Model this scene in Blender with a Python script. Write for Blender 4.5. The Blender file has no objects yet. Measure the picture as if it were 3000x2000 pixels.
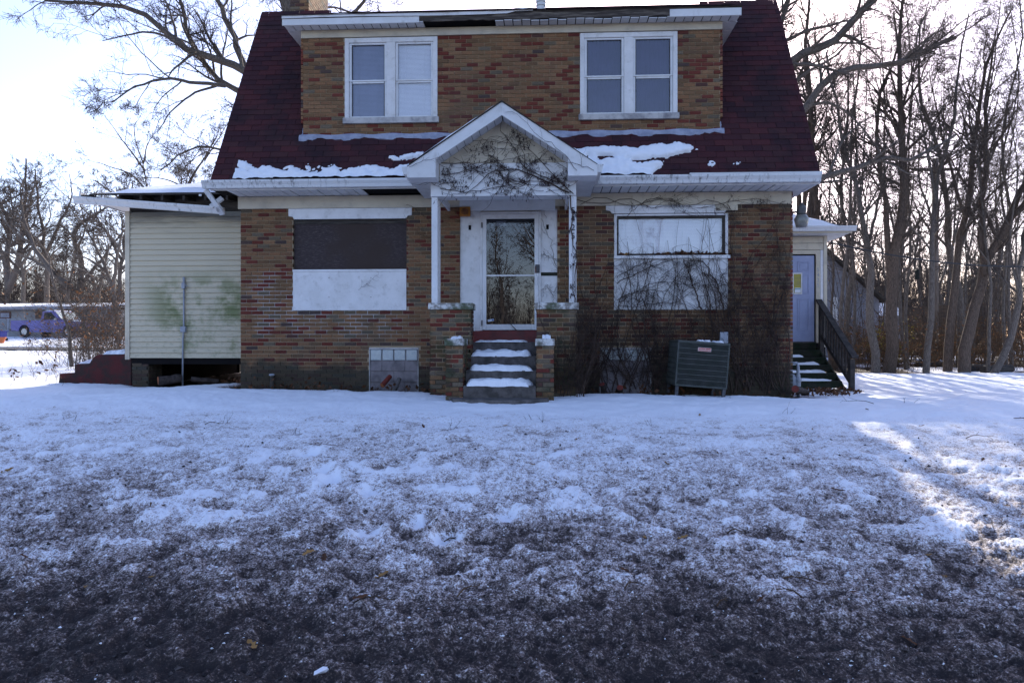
import bpy, math, random
import numpy as np
from mathutils import Vector, Matrix, Quaternion

rng = np.random.default_rng(11)
random.seed(11)
sc = bpy.context.scene
col = sc.collection

# ------------------------------------------------------------------ camera
D, PSI, ZC, FPX = 11.6, math.radians(2.78), 0.83, 2000.0   # metres to the front wall, yaw, eye height over the house base, focal length in photo pixels
cam = bpy.data.objects.new('camera', bpy.data.cameras.new('camera'))
col.objects.link(cam)
cam.location = (0, -D, ZC)
cam.rotation_euler = (math.pi / 2, 0, PSI)
cam.data.sensor_width = 36.0
cam.data.lens = 24.0
cam.data.clip_start = 0.05
cam.data.clip_end = 4000
sc.camera = cam

# ------------------------------------------------------------------ sky and sun
cP, sP = math.cos(PSI), math.sin(PSI)
_u, _v = (2058 - 1500) / FPX, (1000 - 6) / FPX
sun_dir = Vector((cP * _u - sP, sP * _u + cP, _v)).normalized()      # towards the sun
sun_el = math.asin(sun_dir.z)
sun_az = math.atan2(sun_dir.x, sun_dir.y)
world = bpy.data.worlds.new('World')
sc.world = world
world.use_nodes = True
wn = world.node_tree
sky = wn.nodes.new('ShaderNodeTexSky')
sky.sky_type = 'NISHITA'
sky.sun_disc = False
sky.sun_elevation = sun_el
sky.sun_rotation = sun_az
sky.altitude = 200
sky.air_density = 1.0
sky.dust_density = 1.3
sky.ozone_density = 4.0
bg = wn.nodes['Background']
bg.inputs['Strength'].default_value = 0.13
wb = wn.nodes.new('ShaderNodeMix')                       # the camera's white balance, the same for the whole sky
wb.data_type = 'RGBA'
wb.blend_type = 'MULTIPLY'
wb.inputs[0].default_value = 1.0
wb.inputs[7].default_value = (1.28, 1.05, 1.04, 1)
wn.links.new(sky.outputs[0], wb.inputs[6])
wn.links.new(wb.outputs[2], bg.inputs['Color'])
sun = bpy.data.objects.new('sun', bpy.data.lights.new('sun', 'SUN'))
col.objects.link(sun)
sun.data.energy = 3.6
sun.data.angle = math.radians(0.53)
sun.data.color = (1.0, 0.93, 0.82)
sun.rotation_euler = sun_dir.to_track_quat('Z', 'Y').to_euler()
sun.location = (10, 20, 30)
sc.view_settings.view_transform = 'Standard'
sc.view_settings.look = 'None'
sc.view_settings.gamma = 1.0
sc.view_settings.use_curve_mapping = False
sc.view_settings.exposure = 1.5
sc.cycles.max_bounces = 6
sc.cycles.diffuse_bounces = 3
sc.cycles.glossy_bounces = 3
sc.cycles.transmission_bounces = 4
sc.cycles.transparent_max_bounces = 12
sc.cycles.caustics_reflective = False
sc.cycles.caustics_refractive = False

# ------------------------------------------------------------------ measuring helpers (photo measurement -> metres)
def XW(px, Y=0.0):
    u = (px - 1500) / FPX
    return (Y + D) * (u * cP - sP) / (cP + u * sP)
def ZW(px, py, Y=0.0):
    X = XW(px, Y)
    return ZC + (1000 - py) / FPX * (-X * sP + (Y + D) * cP)
def PW(px, py, Y=0.0):
    return np.array((XW(px, Y), Y, ZW(px, py, Y)))
def PD(px, py, dist):
    u, v = (px - 1500) / FPX, (1000 - py) / FPX
    return np.array(((cP * u - sP) * dist, (sP * u + cP) * dist - D, ZC + v * dist))

# ------------------------------------------------------------------ noise
def _hash(ix, iy, seed):
    h = (ix.astype(np.int64) * 374761393 + iy.astype(np.int64) * 668265263 + seed * 1442695041) & 0x7fffffff
    h = ((h ^ (h >> 13)) * 1274126177) & 0x7fffffff
    return ((h ^ (h >> 16)) & 0xffff) / 65535.0
def vnoise(x, y, seed=0):
    x0, y0 = np.floor(x), np.floor(y)
    fx, fy = x - x0, y - y0
    fx, fy = fx * fx * (3 - 2 * fx), fy * fy * (3 - 2 * fy)
    a, b = _hash(x0, y0, seed), _hash(x0 + 1, y0, seed)
    c, d = _hash(x0, y0 + 1, seed), _hash(x0 + 1, y0 + 1, seed)
    return a + (b - a) * fx + (c - a) * fy + (a - b - c + d) * fx * fy
def fbm(x, y, o=4, seed=0, gain=0.5):
    s, a, t = 0, 1.0, 0
    for i in range(o):
        s = s + a * vnoise(x * 2 ** i + 13.7 * i, y * 2 ** i + 7.1 * i, seed + i)
        t += a
        a *= gain
    return s / t
def sstep(a, b, x):
    t = np.clip((x - a) / (b - a), 0, 1)
    return t * t * (3 - 2 * t)

# ------------------------------------------------------------------ materials
class NT:
    def __init__(s, name):
        s.m = bpy.data.materials.new(name)
        s.m.use_nodes = True
        s.t = s.m.node_tree
        s.b = s.t.nodes['Principled BSDF']
        s.out = s.t.nodes['Material Output']
        s._p = None
    def n(s, kind, **kw):
        nd = s.t.nodes.new('ShaderNode' + kind)
        for k, v in kw.items():
            setattr(nd, k, v)
        return nd
    def l(s, a, b):
        s.t.links.new(a, b)
    def pos(s):
        if s._p is None:
            s._p = s.n('NewGeometry').outputs['Position']
        return s._p
    def mapped(s, scale):
        mp = s.n('Mapping')
        mp.inputs['Scale'].default_value = scale
        s.l(s.pos(), mp.inputs['Vector'])
        return mp.outputs[0]
    def noise(s, scale, detail=4, rough=0.6, stretch=None):
        nd = s.n('TexNoise')
        nd.inputs['Scale'].default_value = scale
        nd.inputs['Detail'].default_value = detail
        nd.inputs['Roughness'].default_value = rough
        s.l(s.mapped(stretch) if stretch else s.pos(), nd.inputs['Vector'])
        return nd.outputs['Fac']
    def val(s, sock, v):
        if isinstance(v, (int, float)):
            sock.default_value = v
        elif isinstance(v, (tuple, list)):
            sock.default_value = (*v[:3], 1) if len(sock.default_value) == 4 else v
        else:
            s.l(v, sock)
    def math(s, op, a, b=0.0, c=None, clamp=False):
        nd = s.n('Math', operation=op, use_clamp=clamp)
        s.val(nd.inputs[0], a)
        s.val(nd.inputs[1], b)
        if c is not None:
            s.val(nd.inputs[2], c)
        return nd.outputs[0]
    def ramp(s, fac, a, b):          # smooth 0..1 between a and b
        nd = s.n('MapRange', interpolation_type='SMOOTHSTEP')
        s.val(nd.inputs['Value'], fac)
        nd.inputs['From Min'].default_value = a
        nd.inputs['From Max'].default_value = b
        return nd.outputs[0]
    def mix(s, fac, a, b, mode='MIX'):
        nd = s.n('Mix', data_type='RGBA', blend_type=mode)
        s.val(nd.inputs[0], fac)
        s.val(nd.inputs[6], a)
        s.val(nd.inputs[7], b)
        return nd.outputs[2]
    def axis(s, i):
        nd = s.n('SeparateXYZ')
        s.l(s.pos(), nd.inputs[0])
        return nd.outputs[i]
    def attr(s, name, out='Color'):
        nd = s.n('Attribute')
        nd.attribute_name = name
        return nd.outputs[out]
    def bump(s, h, strength=0.3, dist=0.01):
        nd = s.n('Bump')
        nd.inputs['Strength'].default_value = strength
        nd.inputs['Distance'].default_value = dist
        s.l(h, nd.inputs['Height'])
        s.l(nd.outputs[0], s.b.inputs['Normal'])
    def fin(s, color, rough=0.7, spec=0.3, metal=0.0):
        s.val(s.b.inputs['Base Color'], color)
        s.val(s.b.inputs['Roughness'], rough)
        s.b.inputs['Specular IOR Level'].default_value = spec
        s.b.inputs['Metallic'].default_value = metal
        return s.m

def plain(name, c1, c2=None, scale=6, rough=0.7, spec=0.3, metal=0.0, bump=0.0, bscale=60, stretch=None, lo=0.35, hi=0.65, dirt=None, dscale=3):
    t = NT(name)
    c = c1
    if c2 is not None:
        c = t.mix(t.ramp(t.noise(scale, 5, 0.65, stretch), lo, hi), c1, c2)
    if dirt is not None:
        c = t.mix(t.math('MULTIPLY', t.ramp(t.noise(dscale, 6, 0.7), 0.5, 0.75), dirt[3]), c, dirt[:3])
    if bump:
        t.bump(t.noise(bscale, 4, 0.6, stretch), bump, 0.01)
    return t.fin(c, rough, spec, metal)

MAT = {}
MAT['white'] = plain('white_paint', (.72, .71, .71), (.62, .61, .60), 2.2, .6, .3, dirt=(.24, .22, .19, .45), dscale=6, bump=.08, bscale=25)
MAT['vinyl'] = plain('white_vinyl', (.70, .70, .71), (.62, .62, .62), 1.6, .5, .35, dirt=(.28, .26, .23, .35), dscale=6)
MAT['cream'] = plain('cream_aluminium', (.56, .49, .37), (.47, .41, .32), 2, .5, .35, dirt=(.24, .21, .17, .35), dscale=4)
MAT['soffit'] = plain('soffit_vinyl', (.62, .62, .63), (.53, .53, .54), 2.5, .5, .35, dirt=(.25, .24, .22, .4), dscale=6)
MAT['woodrot'] = plain('weathered_board', (.055, .045, .04), (.20, .17, .14), 2.5, .85, .15, bump=.5, bscale=12, stretch=(1, 4, 12), lo=.45, hi=.72)
MAT['darkwood'] = plain('dark_wood', (.035, .03, .028), (.075, .065, .055), 4, .85, .15, bump=.4, bscale=14, stretch=(1, 1, 6))
MAT['stone'] = plain('sill_stone', (.50, .48, .46), (.20, .19, .20), 4, .85, .15, bump=.3, lo=.42, hi=.72)
MAT['sealant'] = plain('grey_sealant', (.33, .35, .44), (.22, .24, .32), 7, .6, .3, bump=.6, bscale=14)
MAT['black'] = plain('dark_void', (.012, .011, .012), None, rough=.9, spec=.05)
MAT['red_paint'] = plain('red_floor_paint', (.16, .022, .022), (.09, .02, .022), 5, .5, .4, bump=.2)
MAT['concrete'] = plain('old_concrete', (.14, .125, .12), (.07, .063, .06), 7, .9, .15, bump=.5, bscale=30, dirt=(.03, .035, .03, .7), dscale=3)
MAT['block'] = plain('concrete_block', (.25, .22, .225), (.17, .15, .155), 5, .9, .1, bump=.3, bscale=90, dirt=(.03, .035, .03, .7), dscale=4)
MAT['capstone'] = NT('mossy_white_cap')
_t = MAT['capstone']
_c = _t.mix(_t.ramp(_t.noise(9, 6, .7), .42, .55), (.62, .61, .58), (.24, .22, .20))
_c = _t.mix(_t.math('MULTIPLY', _t.ramp(_t.noise(2.2, 4, .6), .47, .62), .85), _c, (.05, .07, .03))
_t.bump(_t.noise(35, 4), .5, .01)
MAT['capstone'] = _t.fin(_c, .9, .1)
MAT['galv'] = plain('galvanised_steel', (.10, .10, .11), (.06, .06, .065), 12, .6, .4, .4)
MAT['greypaint'] = plain('grey_utility_paint', (.30, .32, .36), (.24, .26, .30), 9, .5, .4)
MAT['acgreen'] = plain('green_grey_metal', (.036, .043, .036), (.062, .066, .062), 6, .55, .4, .0, dirt=(.03, .05, .03, .5), dscale=9)
MAT['acdark'] = plain('dark_coil', (.012, .014, .013), (.02, .025, .02), 20, .7, .2)
MAT['orange'] = plain('orange_plastic', (.42, .17, .02), (.30, .10, .015), 7, .5, .35)
MAT['orangewood'] = plain('cut_wood_orange', (.30, .10, .04), (.18, .07, .04), 18, .8, .2)
MAT['redwood'] = plain('cut_wood_red', (.19, .035, .025), (.10, .03, .025), 18, .8, .2)
MAT['bark'] = plain('bark', (.17, .145, .125), (.075, .062, .054), 9, .9, .1, bump=.8, bscale=16, stretch=(6, 6, 1))
MAT['bark2'] = plain('brown_bark', (.15, .11, .085), (.065, .05, .04), 9, .9, .1, bump=.8, bscale=16, stretch=(6, 6, 1))
MAT['twig'] = plain('twigs', (.10, .08, .068), (.055, .045, .04), 3, .9, .1)
MAT['twigbrown'] = plain('brown_twigs', (.12, .07, .035), (.05, .035, .025), 2, .9, .1)
MAT['vine'] = plain('vine_stem', (.085, .058, .045), (.045, .032, .028), 8, .9, .1)
MAT['berry'] = plain('dry_berries', (.03, .02, .03), (.05, .03, .03), 8, .8, .2)
MAT['leaf'] = plain('dry_oak_leaf', (.34, .19, .065), (.20, .11, .04), 14, .75, .2)
MAT['leaf2'] = plain('russet_leaf', (.12, .05, .022), (.055, .026, .014), 14, .75, .2)
MAT['leafbacklit'] = plain('backlit_brush_leaf', (.24, .11, .045), (.12, .06, .03), 4, .75, .2)  # brighter colour stands in for sun shining through the leaves
MAT['leafy'] = plain('yellow_leaf', (.42, .30, .02), (.25, .22, .02), 6, .7, .2)
MAT['log'] = plain('log_bark', (.075, .06, .055), (.035, .028, .026), 12, .9, .1, bump=.7, bscale=25)
MAT['deck'] = plain('mossy_deck_wood', (.035, .035, .028), (.018, .028, .016), 6, .9, .1, bump=.3, bscale=20)
MAT['railgrey'] = plain('weathered_rail', (.07, .06, .055), (.035, .032, .03), 8, .85, .15, bump=.3, bscale=20)
MAT['door'] = plain('blue_grey_door', (.30, .33, .47), (.26, .29, .42), 3, .5, .35)
MAT['redbrick_steps'] = plain('red_painted_concrete', (.085, .022, .022), (.04, .026, .024), 4, .85, .15, bump=.6, bscale=12, lo=.4, hi=.62, dirt=(.03, .035, .03, .6), dscale=2.2)
MAT['curtain'] = plain('dark_curtain_sky_tint', (.036, .028, .075), (.026, .02, .055), 3, .9, .05)  # violet of the sky mirrored in the panes is put into this colour
MAT['blind'] = plain('blind_slat', (.78, .78, .82), (.72, .72, .77), 3, .5, .3)
MAT['blindsky'] = plain('sky_tinted_slat', (.19, .20, .29), (.16, .17, .25), 3, .6, .3)  # slats tinted blue to stand in for sky mirrored in the pane
MAT['asphalt'] = plain('wet_asphalt', (.06, .058, .06), (.10, .10, .10), 1.5, .75, .3, bump=.4, bscale=120)
MAT['truckblue'] = plain('faded_blue_paint', (.075, .065, .24), (.095, .09, .29), 1.6, .4, .5)
MAT['tyre'] = plain('tyre', (.02, .02, .02), None, rough=.85)
MAT['chrome'] = plain('wheel_metal', (.42, .42, .42), (.3, .3, .3), 8, .4, .5, .5)
MAT['blueplastic'] = plain('blue_bin_plastic', (.015, .03, .20), None, rough=.5)
MAT['clay'] = plain('terracotta', (.42, .13, .05), (.32, .10, .04), 6, .8)
MAT['siding_grey'] = plain('grey_siding', (.26, .26, .29), (.20, .20, .23), 2, .7)
MAT['siding_far'] = plain('pale_wall', (.26, .25, .24), (.20, .19, .185), .8, .8)
MAT['plank'] = plain('brown_plank', (.16, .11, .075), (.09, .065, .05), 3, .85, stretch=(1, 1, 5))
MAT['pole'] = plain('utility_pole_wood', (.24, .20, .17), (.17, .14, .12), 5, .85, stretch=(4, 4, .5))
MAT['wire'] = plain('black_cable', (.02, .02, .022), None, rough=.6)
MAT['badge'] = plain('badge_red', (.42, .06, .05), None, rough=.4, spec=.5)
MAT['badgetext'] = plain('badge_letters', (.72, .66, .62), None, rough=.4, spec=.5)
MAT['numeral'] = plain('black_iron_numeral', (.02, .014, .022), None, rough=.6)
MAT['stickerw'] = plain('sticker_white', (.70, .72, .74), None, rough=.5)
MAT['stickerb'] = plain('sticker_blue', (.04, .12, .36), None, rough=.5)
MAT['stickert'] = plain('sticker_teal', (.05, .28, .32), None, rough=.5)
MAT['yellowfilm'] = plain('yellow_film', (.40, .34, .05), (.28, .25, .08), 7, .5)
MAT['rust'] = plain('rusty_plate', (.14, .06, .045), (.07, .035, .03), 20, .8)
MAT['lampglass'] = plain('lamp_plastic', (.16, .155, .14), (.22, .21, .18), 6, .25, .5)
MAT['oldsteel'] = plain('tarnished_steel', (.14, .135, .13), (.08, .075, .075), 9, .6, .4, .3)
MAT['scrap'] = plain('white_scrap', (.75, .77, .82), None, rough=.5)

# the timber panel in the boarded window: coarse strands
_t = NT('strand_board')
_c = _t.mix(_t.ramp(_t.noise(14, 5, .7, (1.2, 1, 5)), .45, .75), (.045, .034, .034), (.11, .085, .085))
_c = _t.mix(_t.ramp(_t.noise(1.1, 3, .5), .45, .65), _c, (.05, .035, .03))
_t.bump(_t.noise(30, 4, .6, (1, 1, 4)), .4, .01)
MAT['osb'] = _t.fin(_c, .8, .2)

# brick: colour comes from each brick's own mesh, plus fired mottling, damp and moss low on the wall
_t = NT('brick')
_bc = _t.attr('tint')
_n = _t.noise(40, 5, .7)
_c = _t.mix(_t.ramp(_n, .3, .7), _t.mix(1.0, _bc, (.72, .72, .74), 'MULTIPLY'), _t.mix(1.0, _bc, (1.22, 1.2, 1.15), 'MULTIPLY'))
_low = _t.math('SUBTRACT', _t.math('ADD', 0.52, _t.math('MULTIPLY', _t.math('SUBTRACT', _t.noise(1.6, 4), .5), .9)), _t.axis(2))
_c = _t.mix(_t.math('MULTIPLY', _t.ramp(_low, -.02, .16), .8), _c, (.035, .037, .030))
_sm = _t.math('MULTIPLY', _t.ramp(_t.noise(.9, 4, .6), .48, .68), .35)
_c = _t.mix(_sm, _c, (.075, .066, .058))
_t.bump(_t.noise(70, 5, .7), .55, .008)
MAT['brick'] = _t.fin(_c, .88, .15)
# mortar, with white overspray where the board beside it was painted
_t = NT('mortar')
_c = _t.mix(_t.noise(9, 4), (.30, .225, .145), (.40, .31, .21))
_ov = _t.math('MULTIPLY', _t.math('MULTIPLY', _t.ramp(_t.axis(0), -5.5, -4.9), _t.ramp(_t.axis(0), -2.0, -3.1)), _t.math('MULTIPLY', _t.ramp(_t.axis(2), .8, 1.05), _t.ramp(_t.axis(2), 2.12, 1.95)))
_ov = _t.math('MULTIPLY', _ov, _t.ramp(_t.noise(2.6, 4), .38, .58))
_c = _t.mix(_ov, _c, (.66, .65, .66))
_low = _t.math('SUBTRACT', _t.math('ADD', 0.5, _t.math('MULTIPLY', _t.math('SUBTRACT', _t.noise(1.6, 4), .5), .9)), _t.axis(2))
_c = _t.mix(_t.math('MULTIPLY', _t.ramp(_low, -.02, .16), .85), _c, (.04, .042, .034))
MAT['mortar'] = _t.fin(_c, .92, .1)
# moss-stained brick of the porch piers
_t = NT('mossy_brick')
_c = _t.mix(_t.ramp(_t.noise(40, 5, .7), .3, .7), _t.mix(1.0, _t.attr('tint'), (.68, .68, .70), 'MULTIPLY'), _t.attr('tint'))
_c = _t.mix(_t.math('MULTIPLY', _t.ramp(_t.noise(2.4, 5, .65), .42, .62), .75), _c, (.040, .048, .026))
_t.bump(_t.noise(60, 5, .7), .6, .01)
MAT['mossbrick'] = _t.fin(_c, .9, .12)
# roof shingles
_t = NT('asphalt_shingle')
_c = _t.mix(_t.ramp(_t.noise(160, 3, .8), .3, .7), _t.mix(1.0, _t.attr('tint'), (.6, .6, .6), 'MULTIPLY'), _t.mix(1.0, _t.attr('tint'), (1.35, 1.35, 1.35), 'MULTIPLY'))
_c = _t.mix(_t.math('MULTIPLY', _t.ramp(_t.noise(1.1, 5, .65), .45, .62), .65), _c, (.020, .013, .017))
_t.bump(_t.noise(220, 2, .8), .5, .006)
MAT['shingle'] = _t.fin(_c, .9, .2)
# cream siding with algae
_t = NT('cream_siding')
_c = _t.mix(_t.noise(1.5, 4), (.56, .49, .35), (.47, .42, .31))
_mx = _t.math('MULTIPLY', _t.ramp(_t.axis(0), -7.9, -7.0), _t.ramp(_t.axis(0), -5.3, -5.9))
_alg = _t.math('MULTIPLY', _t.ramp(_t.noise(1.25, 6, .68), .44, .62), _t.ramp(_t.axis(2), 2.35, 1.7))
_c = _t.mix(_t.math('MULTIPLY', _t.math('MULTIPLY', _alg, _mx), .9), _c, (.12, .15, .045))
_spk = _t.math('MULTIPLY', _t.ramp(_t.noise(9, 6, .75, (1, 1, 2.5)), .50, .66), _t.ramp(_t.axis(2), 2.3, 1.2))
_c = _t.mix(_t.math('MULTIPLY', _spk, .4), _c, (.13, .14, .075))
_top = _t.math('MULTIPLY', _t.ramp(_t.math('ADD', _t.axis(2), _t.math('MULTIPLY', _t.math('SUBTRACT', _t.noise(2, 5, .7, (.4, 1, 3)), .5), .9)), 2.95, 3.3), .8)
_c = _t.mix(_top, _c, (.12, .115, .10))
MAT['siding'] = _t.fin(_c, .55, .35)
# snow
_t = NT('snow')
_t.bump(_t.noise(28, 6, .65), .35, .02)
_c = _t.mix(_t.noise(3, 4), (.80, .82, .86), (.86, .87, .90))
MAT['snow'] = _t.fin(_c, .55, .25)
# ground: snow that turns to dirty crust and gritty slush towards the road ('dirt' is the share of grit at each point)
_t = NT('snow_ground')
_d = _t.attr('dirt', 'Fac')
_s = _t.attr('soil', 'Fac')
_f = _t.math('ADD', _t.math('MULTIPLY', _t.math('SUBTRACT', _t.noise(85, 3, .6), .5), 1.7), _t.math('MULTIPLY', _t.math('SUBTRACT', _t.noise(26, 4, .6), .5), 1.25))
_f = _t.math('MULTIPLY', _f, _t.ramp(_d, -.12, .22))
_e = _t.math('ADD', _d, _f)
_cr = _t.n('ValToRGB')
_el = _cr.color_ramp.elements
_el[0].position, _el[0].color = .10, (.82, .83, .87, 1)
_el[1].position, _el[1].color = 1.0, (.032, .026, .026, 1)
for _p, _q in ((.26, (.60, .55, .545)), (.42, (.36, .305, .29)), (.60, (.155, .122, .112)), (.80, (.060, .046, .042))):
    _n2 = _el.new(_p)
    _n2.color = (*_q, 1)
_t.l(_e, _cr.inputs[0])
_c = _cr.outputs[0]
_sp = _t.math('MULTIPLY', _t.ramp(_t.noise(120, 4, .8), .585, .66), _t.ramp(_d, .02, .30))
_c = _t.mix(_t.math('MULTIPLY', _sp, .8), _c, (.05, .045, .05))
_soil = _t.mix(_t.ramp(_t.noise(40, 6, .8), .4, .62), (.028, .018, .012), (.075, .042, .022))
_c = _t.mix(_t.ramp(_t.math('ADD', _s, _t.math('MULTIPLY', _t.math('SUBTRACT', _t.noise(20, 6, .7), .5), .7)), .35, .6), _c, _soil)
_h = _t.math('ADD', _t.noise(34, 4, .6), _t.math('MULTIPLY', _t.noise(95, 3, .6), .4))
_bp = _t.n('Bump')
_bp.inputs['Distance'].default_value = .035
_t.l(_h, _bp.inputs['Height'])
_t.l(_t.math('ADD', .18, _t.math('MULTIPLY', _d, .45, clamp=True)), _bp.inputs['Strength'])
_t.l(_bp.outputs[0], _t.b.inputs['Normal'])
MAT['ground'] = _t.fin(_c, .75, .12)

def glass(name, tint=(.95, .96, .97), f0=.07, rough=0.0):
    t = NT(name)
    tr, gl, lw, mx = t.n('BsdfTransparent'), t.n('BsdfGlossy'), t.n('LayerWeight'), t.n('MixShader')
    tr.inputs[0].default_value = (*tint, 1)
    gl.inputs['Roughness'].default_value = rough
    lw.inputs[0].default_value = .5
    f = t.math('ADD', f0, t.math('MULTIPLY', t.math('POWER', lw.outputs['Facing'], 5.0), 1 - f0))
    t.l(f, mx.inputs[0])
    t.l(tr.outputs[0], mx.inputs[1])
    t.l(gl.outputs[0], mx.inputs[2])
    t.l(mx.outputs[0], t.out.inputs['Surface'])
    return t.m
MAT['glass'] = glass('window_glass', f0=.10)
MAT['doorglass'] = glass('door_glass', (.5, .51, .56), .07)
_t = NT('glass_block')
_t.bump(_t.noise(14, 3), .4, .02)
MAT['glassblock'] = _t.fin(_t.mix(_t.noise(6, 4), (.36, .42, .46), (.48, .50, .46)), .2, .6)

# ------------------------------------------------------------------ mesh helpers
def mesh_np(name, V, Fq, smooth=False):
    V = np.asarray(V, dtype=np.float32)
    Fq = np.asarray(Fq, dtype=np.int32)
    me = bpy.data.meshes.new(name)
    nf, k = Fq.shape
    me.vertices.add(len(V))
    me.vertices.foreach_set('co', V.ravel())
    me.loops.add(nf * k)
    me.loops.foreach_set('vertex_index', Fq.ravel())
    me.polygons.add(nf)
    me.polygons.foreach_set('loop_start', np.arange(0, nf * k, k, dtype=np.int32))
    me.polygons.foreach_set('use_smooth', np.full(nf, bool(smooth)))
    me.update(calc_edges=True)
    return me

def link(name, me, mat=None, parent=None):
    o = bpy.data.objects.new(name, me)
    col.objects.link(o)
    if parent is not None:
        o.parent = parent
    if mat is not None and me is not None and len(me.materials) == 0:
        me.materials.append(MAT[mat])
    return o

def tag(o, label=None, cat=None, group=None, kind=None):
    for k, v in (('label', label), ('category', cat), ('group', group), ('kind', kind)):
        if v:
            o[k] = v
    return o

def thing(name, loc, label, cat, group=None):
    o = bpy.data.objects.new(name, None)
    col.objects.link(o)
    o.location = loc
    o.empty_display_size = .2
    bpy.context.view_layer.update()
    return tag(o, label, cat, group)

class G:
    """collects boxes, prisms and tubes in world coordinates; build() links them as one mesh under a parent"""
    def __init__(s):
        s.v, s.f, s.m = [], [], []
    def add(s, verts, faces, mi=0):
        b = len(s.v)
        s.v += [tuple(map(float, p)) for p in verts]
        s.f += [tuple(i + b for i in f) for f in faces]
        s.m += [mi] * len(faces)
        return s
    def box(s, x0, x1, y0, y1, z0, z1, mi=0):
        return s.add([(x0, y0, z0), (x1, y0, z0), (x1, y1, z0), (x0, y1, z0), (x0, y0, z1), (x1, y0, z1), (x1, y1, z1), (x0, y1, z1)],
                     [(0, 3, 2, 1), (4, 5, 6, 7), (0, 1, 5, 4), (1, 2, 6, 5), (2, 3, 7, 6), (3, 0, 4, 7)], mi)
    def obox(s, c, ax, ay, az, mi=0):       # centre and three half-axis vectors
        c, ax, ay, az = map(np.array, (c, ax, ay, az))
        P = [c + i * ax + j * ay + k * az for k in (-1, 1) for (i, j) in ((-1, -1), (1, -1), (1, 1), (-1, 1))]
        return s.add(P, [(0, 3, 2, 1), (4, 5, 6, 7), (0, 1, 5, 4), (1, 2, 6, 5), (2, 3, 7, 6), (3, 0, 4, 7)], mi)
    def bar(s, p, q, w, h, up=(0, 0, 1), mi=0):   # rectangular bar from p to q
        p, q = np.array(p, float), np.array(q, float)
        d = q - p
        L = np.linalg.norm(d)
        d /= L
        r = np.cross(d, up)
        r /= np.linalg.norm(r)
        u = np.cross(r, d)
        return s.obox((p + q) / 2, d * L / 2, r * w / 2, u * h / 2, mi)
    def prism(s, poly, axis, a, b, mi=0):   # polygon in the other two axes, extruded along axis
        n = len(poly)
        def P(q, t):
            q = list(q)
            q.insert(axis, t)
            return tuple(q)
        vs = [P(q, a) for q in poly] + [P(q, b) for q in poly]
        fs = [tuple(range(n)), tuple(range(2 * n - 1, n - 1, -1))] + [(i, i + n, (i + 1) % n + n, (i + 1) % n) for i in range(n)]
        return s.add(vs, fs, mi)
    def tube(s, pts, r, k=8, caps=True, mi=0):
        pts = np.array(pts, float)
        n = len(pts)
        rad = np.broadcast_to(np.asarray(r, float), (n,))
        V, F = tube_arrays(pts[None], rad[None], k)
        fs = [tuple(map(int, q)) for q in F]
        if caps:
            fs += [tuple(range(k - 1, -1, -1)), tuple(range((n - 1) * k, n * k))]
        return s.add(V, fs, mi)
    def lathe(s, c, prof, k=16, mi=0):       # profile of (radius, z) round a vertical axis at c
        n = len(prof)
        vs, fs = [], []
        for r, z in prof:
            for i in range(k):
                a = 2 * math.pi * i / k
                vs.append((c[0] + r * math.cos(a), c[1] + r * math.sin(a), c[2] + z))
        for j in range(n - 1):
            for i in range(k):
                fs.append((j * k + i, j * k + (i + 1) % k, (j + 1) * k + (i + 1) % k, (j + 1) * k + i))
        fs += [tuple(range(k - 1, -1, -1)), tuple(range((n - 1) * k, n * k))]
        return s.add(vs, fs, mi)
    def build(s, name, mat, parent=None, bevel=0.0, smooth=False, tint=None):
        me = bpy.data.meshes.new(name)
        org = parent.matrix_world.translation if parent is not None else Vector((0, 0, 0))
        org = world_origin(parent)
        me.from_pydata([(v[0] - org[0], v[1] - org[1], v[2] - org[2]) for v in s.v], [], s.f)
        mats = [mat] if isinstance(mat, str) else mat
        for m in mats:
            me.materials.append(MAT[m])
        if len(mats) > 1:
            me.polygons.foreach_set('material_index', s.m)
        me.polygons.foreach_set('use_smooth', [bool(smooth)] * len(me.polygons))
        me.update()
        o = link(name, me, None, parent)
        if bevel:
            b = o.modifiers.new('bevel', 'BEVEL')
            b.width = bevel
            b.segments = 2
            b.limit_method = 'ANGLE'
        return o

def world_origin(o):
    t = Vector((0, 0, 0))
    while o is not None:
        t = t + o.location
        o = o.parent
    return t

def tube_arrays(P, R, k):
    """P (M,n,3), R (M,n) -> vertices, quads"""
    M, n, _ = P.shape
    T = np.empty_like(P)
    T[:, 1:-1] = P[:, 2:] - P[:, :-2] if n > 2 else T[:, 1:-1]
    T[:, 0] = P[:, 1] - P[:, 0]
    T[:, -1] = P[:, -1] - P[:, -2]
    T /= np.linalg.norm(T, axis=2, keepdims=True) + 1e-9
    mean = P[:, -1] - P[:, 0]
    mean /= np.linalg.norm(mean, axis=1, keepdims=True) + 1e-9
    ref = np.where(np.abs(mean[:, 2:3]) > .8, np.array([[1., 0.13, 0]]), np.array([[0., 0.07, 1.]]))
    A = np.cross(T, ref[:, None, :])
    A /= np.linalg.norm(A, axis=2, keepdims=True) + 1e-9
    B = np.cross(T, A)
    ang = 2 * np.pi * np.arange(k) / k
    V = P[:, :, None, :] + R[:, :, None, None] * (np.cos(ang)[None, None, :, None] * A[:, :, None, :] + np.sin(ang)[None, None, :, None] * B[:, :, None, :])
    V = V.reshape(-1, 3)
    base = (np.arange(M) * n * k)[:, None, None] + (np.arange(n - 1) * k)[None, :, None]
    i = np.arange(k)[None, None, :]
    j = (np.arange(k) + 1)[None, None, :] % k
    F = np.stack([base + i, base + j, base + k + j, base + k + i], axis=-1).reshape(-1, 4)
    return V, F

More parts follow.
